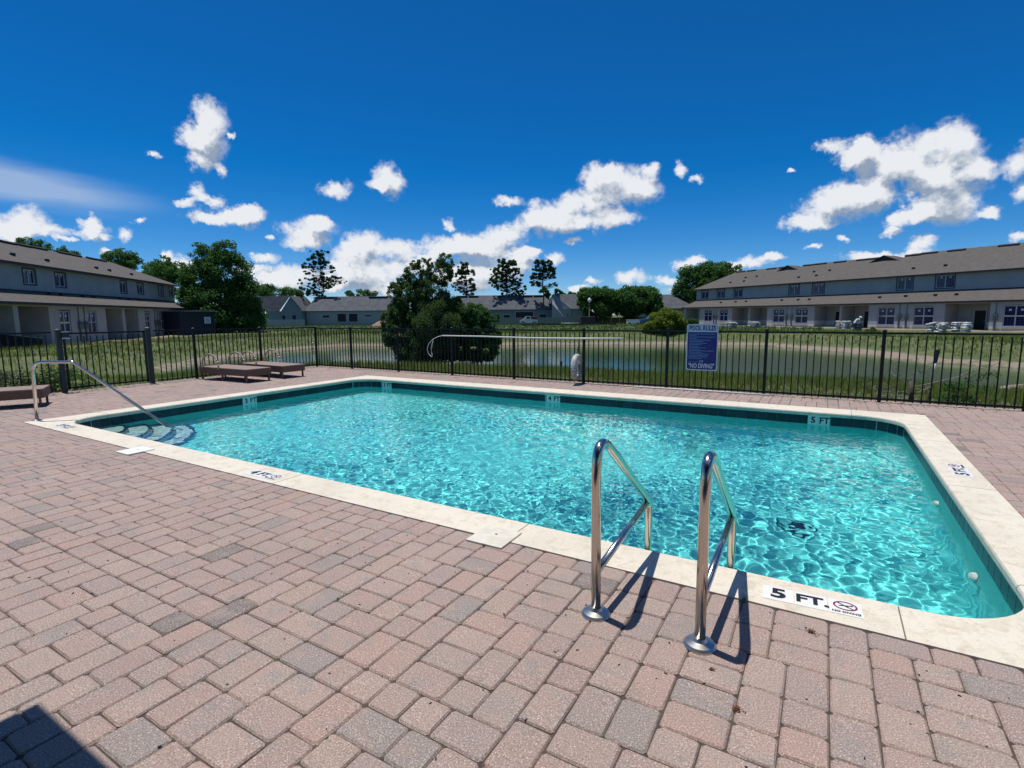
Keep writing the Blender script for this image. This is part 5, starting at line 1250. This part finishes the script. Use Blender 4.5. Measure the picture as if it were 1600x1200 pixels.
# vehicles and materials on the far field
RUBBER = mat('tyre_black', (.02, .02, .02), .8)
def truck(px, dep, lab, body, cargo, L_=4.6, name='utility_truck', cat='truck', flip=1):
    r_ = thing(name, lab, cat, at_far(px, 504, -.45, dep), math.atan2(LAT.y, LAT.x)); mb = MB()
    prof = [(-L_ / 2, .45), (L_ / 2, .45), (L_ / 2, 1.0), (L_ * .28, 1.15), (L_ * .16, 1.75), (-L_ * .12, 1.8), (-L_ * .14, 1.15), (-L_ / 2, 1.1)]
    n = len(prof); v = [(x * flip, -.85, z) for x, z in prof] + [(x * flip, .85, z) for x, z in prof]
    mb.add(v, [tuple(range(n)), tuple(range(n, 2 * n))[::-1]] + [(i, n + i, n + (i + 1) % n, (i + 1) % n) for i in range(n)]); mb.build('body', body, r_)
    mb = MB(); mb.box((-L_ * .30 * flip, 0, 1.35), (L_ * .36, 1.6, .75), bev=.04); mb.build('cargo_box', cargo, r_)
    mb = MB(); mb.box((L_ * .03 * flip, -.865, 1.45), (L_ * .2, .02, .36)); mb.build('side_window', DARKI, r_)
    for x in (-L_ * .32, L_ * .32):
        mb = MB(); pts = [(x, -.92, .36), (x, -.70, .36)]; mb.tube(pts, .36, 14); w_ = mb.build('wheel', RUBBER, r_)
        mb = MB(); mb.tube([(x, -.93, .36), (x, -.91, .36)], .17, 10); mb.build('rim', STEEL2, w_)
truck(826, 104, 'small white utility truck carrying a red brown load on the far field', mat('truck_white', (.62, .62, .60), .4), mat('rust_red_load', (.16, .06, .05), .8), 3.4, flip=-1)
truck(1022, 104, 'blue van with a white front parked left of the reed bush', mat('van_blue', (.03, .13, .30), .35), mat('van_roof_blue', (.04, .16, .34), .4), 5.2, 'parked_van', 'van', flip=-1)
mb = MB()
rt_ = thing('pipe_stack', 'stack of pale plastic pipes lying on the far field', 'pipe stack', at_far(888, 503, -.45, 102), math.atan2(LAT.y, LAT.x))
for i, (y, z) in enumerate([(-.2, .12), (0, .12), (.2, .12), (-.1, .32), (.1, .32)]):
    mb = MB(); mb.tube([(-1.7 + .1 * i, y, z), (1.7 + .1 * i, y, z)], .11, 10); mb.build('pipe', mat('pipe_pale', (.42, .44, .46), .5) if i == 0 else bpy.data.materials['pipe_pale'], rt_, smooth=True)
for i, (px, dep, sz, m_, top, lab, nm, cat) in enumerate([(918, 103, (2.7, 2.0, 1.35), mat('maroon_panel', (.035, .018, .03), .6), mat('trailer_lid', (.16, .11, .10), .6), 'dark maroon box trailer just right of the lamp foot', 'box_trailer', 'trailer'), (989, 103, (2.3, 1.2, .7), WHITE, mat('crate_top', (.5, .5, .47), .7), 'low white crate left of the blue van', 'storage_crate', 'crate')]):
    r_ = thing(nm, lab, cat, at_far(px, 504, -.45, dep), math.atan2(LAT.y, LAT.x)); mb = MB(); mb.box((0, 0, sz[2] / 2 + .15), sz, bev=.03); mb.build('body', m_, r_)
    mb = MB(); mb.box((0, 0, sz[2] + .2), (sz[0] + .1, sz[1] + .1, .1)); mb.build('lid', top, r_)
    for x in (-sz[0] / 3, sz[0] / 3): mb = MB(); mb.tube([(x, -sz[1] / 2 - .06, .2), (x, -sz[1] / 2 + .1, .2)], .2, 12); mb.build('wheel' if i == 0 else 'skid', RUBBER, r_)
mb = MB(); r = random.Random(3)
root = tag(thing('dirt_pile', 'small reddish dirt pile beside the hedge left of the willow', 'dirt pile', at_far(600, 505, -.5, 100))); mb.lathe([(2.6, 0), (2.1, .45), (1.2, .85), (.5, 1.1), (0, 1.15)], (0, 0, 0), 12)
mb.v = [(x + r.gauss(0, .12), y + r.gauss(0, .12), z + r.gauss(0, .06)) for x, y, z in mb.v]; mb.build('soil', mat('red_dirt', (.30, .19, .13), .95, col2=(.2, .13, .09), scale=3), root, smooth=True)
# dark container beside the left townhouses
ct = thing('storage_container', 'dark navy storage container with a pale notice beside the left townhouses', 'container', at(299, 523, -.42), math.atan2(LT[1], LT[0]) - .55)
CN = mat('container_navy', (.012, .018, .035), .6)
mb = MB(); mb.box((0, 0, 1.35), (4.6, 2.4, 2.6), bev=.02); mb.build('body', CN, ct)
rb = MB(); rb.box((0, 0, 1.35), (.10, .05, 2.3))
for k in range(14): o = share(bpy.data.objects['ridge_vent'], ct) if False else (rb.build('rib', CN, ct) if k == 0 else bpy.data.objects.new('rib', bpy.data.meshes['rib'])); 
bpy.context.view_layer.update()
for k, o in enumerate([c for c in bpy.data.objects if c.name.startswith('rib')]):
    if not o.users_collection: COL.objects.link(o)
    o.parent = ct; o.location = (-2.1 + k * .32, -1.22, 0)
mb = MB(); mb.box((0, -.2, 2.70), (4.7, 2.9, .07)); mb.build('roof_sheet', mat('container_lid', (.26, .30, .33), .5), ct)
mb = MB(); mb.box((1.2, -1.265, 1.65), (.85, .03, .75)); nb_ = mb.build('notice', STICK, ct)
mb = MB()
for k in range(4): mb.box((1.2, -1.284, 1.88 - k * .15), (.6 - .08 * (k % 2), .004, .06))
mb.build('notice_print', METER, nb_)
# debris heap in front of it
for i, (px, py, m_, lab) in enumerate([(240, 521, mat('red_plastic', (.22, .03, .04), .6), 'heap of red plastic site debris at the foot of the left townhouses'), (262, 522, WHITE, 'scatter of white scrap on the sand beside the red debris'), (218, 523, RUST, 'brown rubble heap by the last left porch'), (335, 517, WHITE, 'pale sheets lying under the large rounded tree')]):
    b = at(px, py, -.42); mb = MB(); r = random.Random(300 + i)
    for k in range(16):
        M_ = Matrix.Rotation(r.uniform(0, PI), 3, 'Z') @ Matrix.Rotation(r.gauss(0, .3), 3, 'X'); mb.box((r.gauss(0, .6), r.gauss(0, .35), r.uniform(.05, .3)), (r.uniform(.15, .6), r.uniform(.1, .3), r.uniform(.04, .16)), M=M_)
    tag(mb.build('debris_heap', m_), lab, 'debris heap', 'site debris heaps').location = b
# wrapped pallets of sacks
WRAP = mat('white_wrap', (.62, .62, .62), .45, col2=(.45, .45, .46), scale=3); PAL = mat('pallet_wood', (.20, .14, .09), .9)
def sack_mesh():
    bm = bmesh.new(); bmesh.ops.create_cube(bm, size=1); bmesh.ops.scale(bm, vec=(.62, .40, .15), verts=bm.verts)
    bmesh.ops.bevel(bm, geom=bm.edges[:], offset=.05, segments=2, affect='EDGES'); me = bpy.data.meshes.new('sack'); bm.to_mesh(me); bm.free(); me.materials.append(WRAP)
    me.polygons.foreach_set('use_smooth', [True] * len(me.polygons)); return me
SK = sack_mesh(); ang = math.atan2(RT[1], RT[0])
for i, (px, py, lay, mess, dirt, lab) in enumerate([(1142, 513, 5, .10, 0, 'leftmost stack of white wrapped sacks, sagging, by the second ground floor window'), (1178, 513, 5, .05, 0, 'stack of white wrapped sacks beside the left porch column'),
        (1317, 515, 6, .06, 0, 'rounded stack of white wrapped sacks beside the stooping person'), (1463, 520, 6, .16, 1, 'half collapsed stack of white sacks below the window left of the last porch'), (1501, 520.5, 6, .05, 0, 'neat stack of white sacks in front of the dark porch door at right')]):
    root = thing('sack_stack', lab, 'sack stack', at(px, py, ZB), ang + .1 * i - .2, 'stacks of white sacks by the right townhouses'); r = random.Random(i + 9)
    mb = MB()
    for y in (-.45, 0, .45): mb.box((0, y, .05), (1.4, .09, .09))
    for x in np.linspace(-.65, .65, 6): mb.box((x, 0, .11), (.10, 1.1, .02))
    mb.build('pallet', PAL, root)
    for l_ in range(lay):
        for x in (-.34, .34):
            for y in (-.30, .10 if l_ > 3 else .30):
                if l_ == lay - 1 and r.random() < .3: continue
                o = bpy.data.objects.new('sack', SK); COL.objects.link(o); o.parent = root
                sh_ = mess * l_ / lay * 4
                o.location = (x + r.gauss(0, mess * .4) + (sh_ * .4 if x > 0 else 0), y + r.gauss(0, mess * .3), .20 + l_ * .155 - (abs(x) * mess * 1.5)); o.rotation_euler = (r.gauss(0, mess), r.gauss(0, mess), r.gauss(0, mess))
tag(MB().box((0, 0, .03), (1.6, .3, .05)).build('scrap_board', WHITE), 'white board scrap lying on the far bank below the townhouse window', 'board').location = at(1446, 524, -.55)
bpy.data.objects['scrap_board'].rotation_euler = (0, 0, -.25)
# dark mesh screen beyond the side fence
b0, b1 = at(-40, 545, -.35), at(68, 541, -.35); ang = math.atan2(b1.y - b0.y, b1.x - b0.x); w = (b1 - b0).length
ms_ = thing('mesh_screen', 'dark diamond mesh screen with a pale top rail beyond the shrubs at the far left', 'mesh screen', b0, ang); mb = MB(); MS = mat('dark_mesh', (.018, .024, .034), .7)
zt0, zt1 = 1.15, .55
for k in range(-10, 46):
    a = k * w / 40
    for s_ in (1, -1):
        p_, q_ = (a, 0, 0), (a + s_ * .9, 0, 1.1); mb.bar(p_, q_, .02, .035)
mb.v = [(min(max(x, 0), w), y + (.02 if i_ % 2 else 0), min(max(z, 0), zt0 + (zt1 - zt0) * min(max(x / w, 0), 1))) for i_, (x, y, z) in enumerate(mb.v)]
mb.build('mesh', MS, ms_)
mb = MB(); mb.add([(0, .06, 0), (w, .06, 0), (w, .06, zt1 - .04), (0, .06, zt0 - .04), (0, .09, 0), (w, .09, 0), (w, .09, zt1 - .04), (0, .09, zt0 - .04)], [(0, 1, 2, 3), (7, 6, 5, 4), (3, 2, 6, 7), (0, 3, 7, 4), (1, 5, 6, 2)]); mb.build('fabric', CN, ms_)
mb = MB(); mb.bar((0, 0, zt0), (w, 0, zt1), .05, .05); mb.build('top_rail', mat('rail_pale', (.22, .24, .25), .6), ms_)
# retention bits: white bird like float by the waterline
b = at(489, 545, ZW); rt_ = thing('egret', 'white egret standing at the far waterline behind the corner post', 'bird', b, .4); mb = MB()
mb.tube([(-.22, 0, .42), (-.12, 0, .48), (.0, 0, .52), (.10, 0, .55), (.13, 0, .68), (.10, 0, .78), (.14, 0, .84), (.22, 0, .84), (.32, 0, .82)], [.01, .06, .085, .06, .03, .025, .03, .03, .006], 9); mb.build('body', WHITE, rt_, smooth=True)
mb = MB(); mb.tube([(0, .03, .45), (.02, .03, .22), (0, .03, -.05)], .012, 6); mb.build('leg', INK, rt_); mb = MB(); mb.tube([(0, -.03, .45), (.03, -.03, .22), (.02, -.03, -.05)], .012, 6); mb.build('leg', INK, rt_)

# ------------------------------------------------------------------ person
def skinned(name, joints, bones, rad, m, parent, sub=2):
    me = bpy.data.meshes.new(name); me.from_pydata(joints, bones, []); o = bpy.data.objects.new(name, me); COL.objects.link(o)
    md = o.modifiers.new('s', 'SKIN'); md.use_smooth_shade = True; sv = me.skin_vertices[0].data
    for i, q_ in enumerate(rad): sv[i].radius = q_ if isinstance(q_, tuple) else (q_, q_)
    sv[0].use_root = True; s2 = o.modifiers.new('u', 'SUBSURF'); s2.levels = sub; s2.render_levels = sub
    bpy.context.view_layer.update(); me2 = bpy.data.meshes.new_from_object(o.evaluated_get(bpy.context.evaluated_depsgraph_get())); bpy.data.objects.remove(o)
    me2.name = name; me2.materials.clear(); me2.materials.append(m); me2.polygons.foreach_set('use_smooth', [True] * len(me2.polygons))
    o = bpy.data.objects.new(name, me2); COL.objects.link(o); o.parent = parent; return o
pp = thing('person', 'person in a white cap and pale shirt stooping beside the rounded sack stack', 'person', at(1334, 518, ZB), math.atan2(LAT.y, LAT.x))
SKIN_ = mat('skin', (.28, .16, .10), .6); SHIRT = mat('pale_shirt', (.55, .57, .58), .85); TROU = mat('dark_trousers', (.045, .055, .085), .9)
J = [(0, 0, .86), (.08, 0, 1.05), (.24, 0, 1.22), (.38, 0, 1.30), (.47, 0, 1.33), (.56, 0, 1.36), (.60, 0, 1.45),
     (-.0, .10, .84), (.10, .12, .46), (-.04, .13, .07), (.10, .14, .03), (0, -.10, .84), (.02, -.12, .46), (-.16, -.13, .07), (-.02, -.14, .03),
     (.36, .19, 1.27), (.46, .24, 1.02), (.60, .16, .86), (.67, .14, .83), (.36, -.19, 1.27), (.44, -.24, 1.00), (.60, -.16, .86), (.67, -.13, .83)]
Bn = [(0, 1), (1, 2), (2, 3), (3, 4), (4, 5), (5, 6), (0, 7), (7, 8), (8, 9), (9, 10), (0, 11), (11, 12), (12, 13), (13, 14), (3, 15), (15, 16), (16, 17), (17, 18), (3, 19), (19, 20), (20, 21), (21, 22)]
Rd = [(.14, .12), (.13, .11), (.15, .12), (.15, .11), .055, .085, .095, .09, .065, .045, .04, .09, .065, .045, .04, .06, .045, .032, .03, .06, .045, .032, .03]
bd = skinned('body', J, Bn, Rd, SKIN_, pp)
bd.data.materials.append(SHIRT); bd.data.materials.append(TROU)
for f_ in bd.data.polygons:
    c = f_.center
    if c.z > 1.31 and c.x > .45 or (c.x > .58 and c.z < .95) : f_.material_index = 0
    elif c.z < .90: f_.material_index = 2 if c.x < .45 else 0
    else: f_.material_index = 1
for sy_ in (-1, 1):
    for k in range(4): mb = MB(); y = sy_ * .13 + (k - 1.5) * .018; mb.tube([(.66, y, .83), (.71, y, .815), (.735, y, .785)], [.011, .010, .008], 6); mb.build('finger', SKIN_, pp, smooth=True)
    mb = MB(); mb.tube([(.645, sy_ * .10, .83), (.67, sy_ * .075, .815), (.69, sy_ * .07, .80)], [.012, .011, .009], 6); mb.build('thumb', SKIN_, pp, smooth=True)
    mb = MB(); mb.box((.03 if sy_ > 0 else -.09, sy_ * .135, .045), (.28, .10, .09), bev=.03); mb.build('boot', RUBBER, pp)
mb = MB(); mb.lathe([(.115, 0), (.118, .05), (.10, .10), (.05, .135), (0, .14)], (.60, 0, 1.47), 16); mb.lathe([(.175, -.01), (.115, .01)], (.66, 0, 1.47), 16); mb.build('cap', WHITE, pp, smooth=True)
br = thing('mixing_barrel', 'dark upright barrel in front of the stooping person', 'barrel', at(1341, 518, ZB)); mb = MB(); mb.lathe([(0, 0), (.27, 0), (.30, .25), (.31, .4), (.30, .55), (.27, .82), (.24, .84), (.22, .80), (0, .78)], (0, 0, 0), 18); mb.build('barrel_body', mat('barrel_blue_black', (.015, .025, .05), .5), br, smooth=True, angle=40)
mb = MB(); mb.lathe([(.315, .26), (.325, .28), (.315, .30)], (0, 0, 0), 18); mb.lathe([(.315, .54), (.325, .56), (.315, .58)], (0, 0, 0), 18); mb.build('hoop', METER, br)
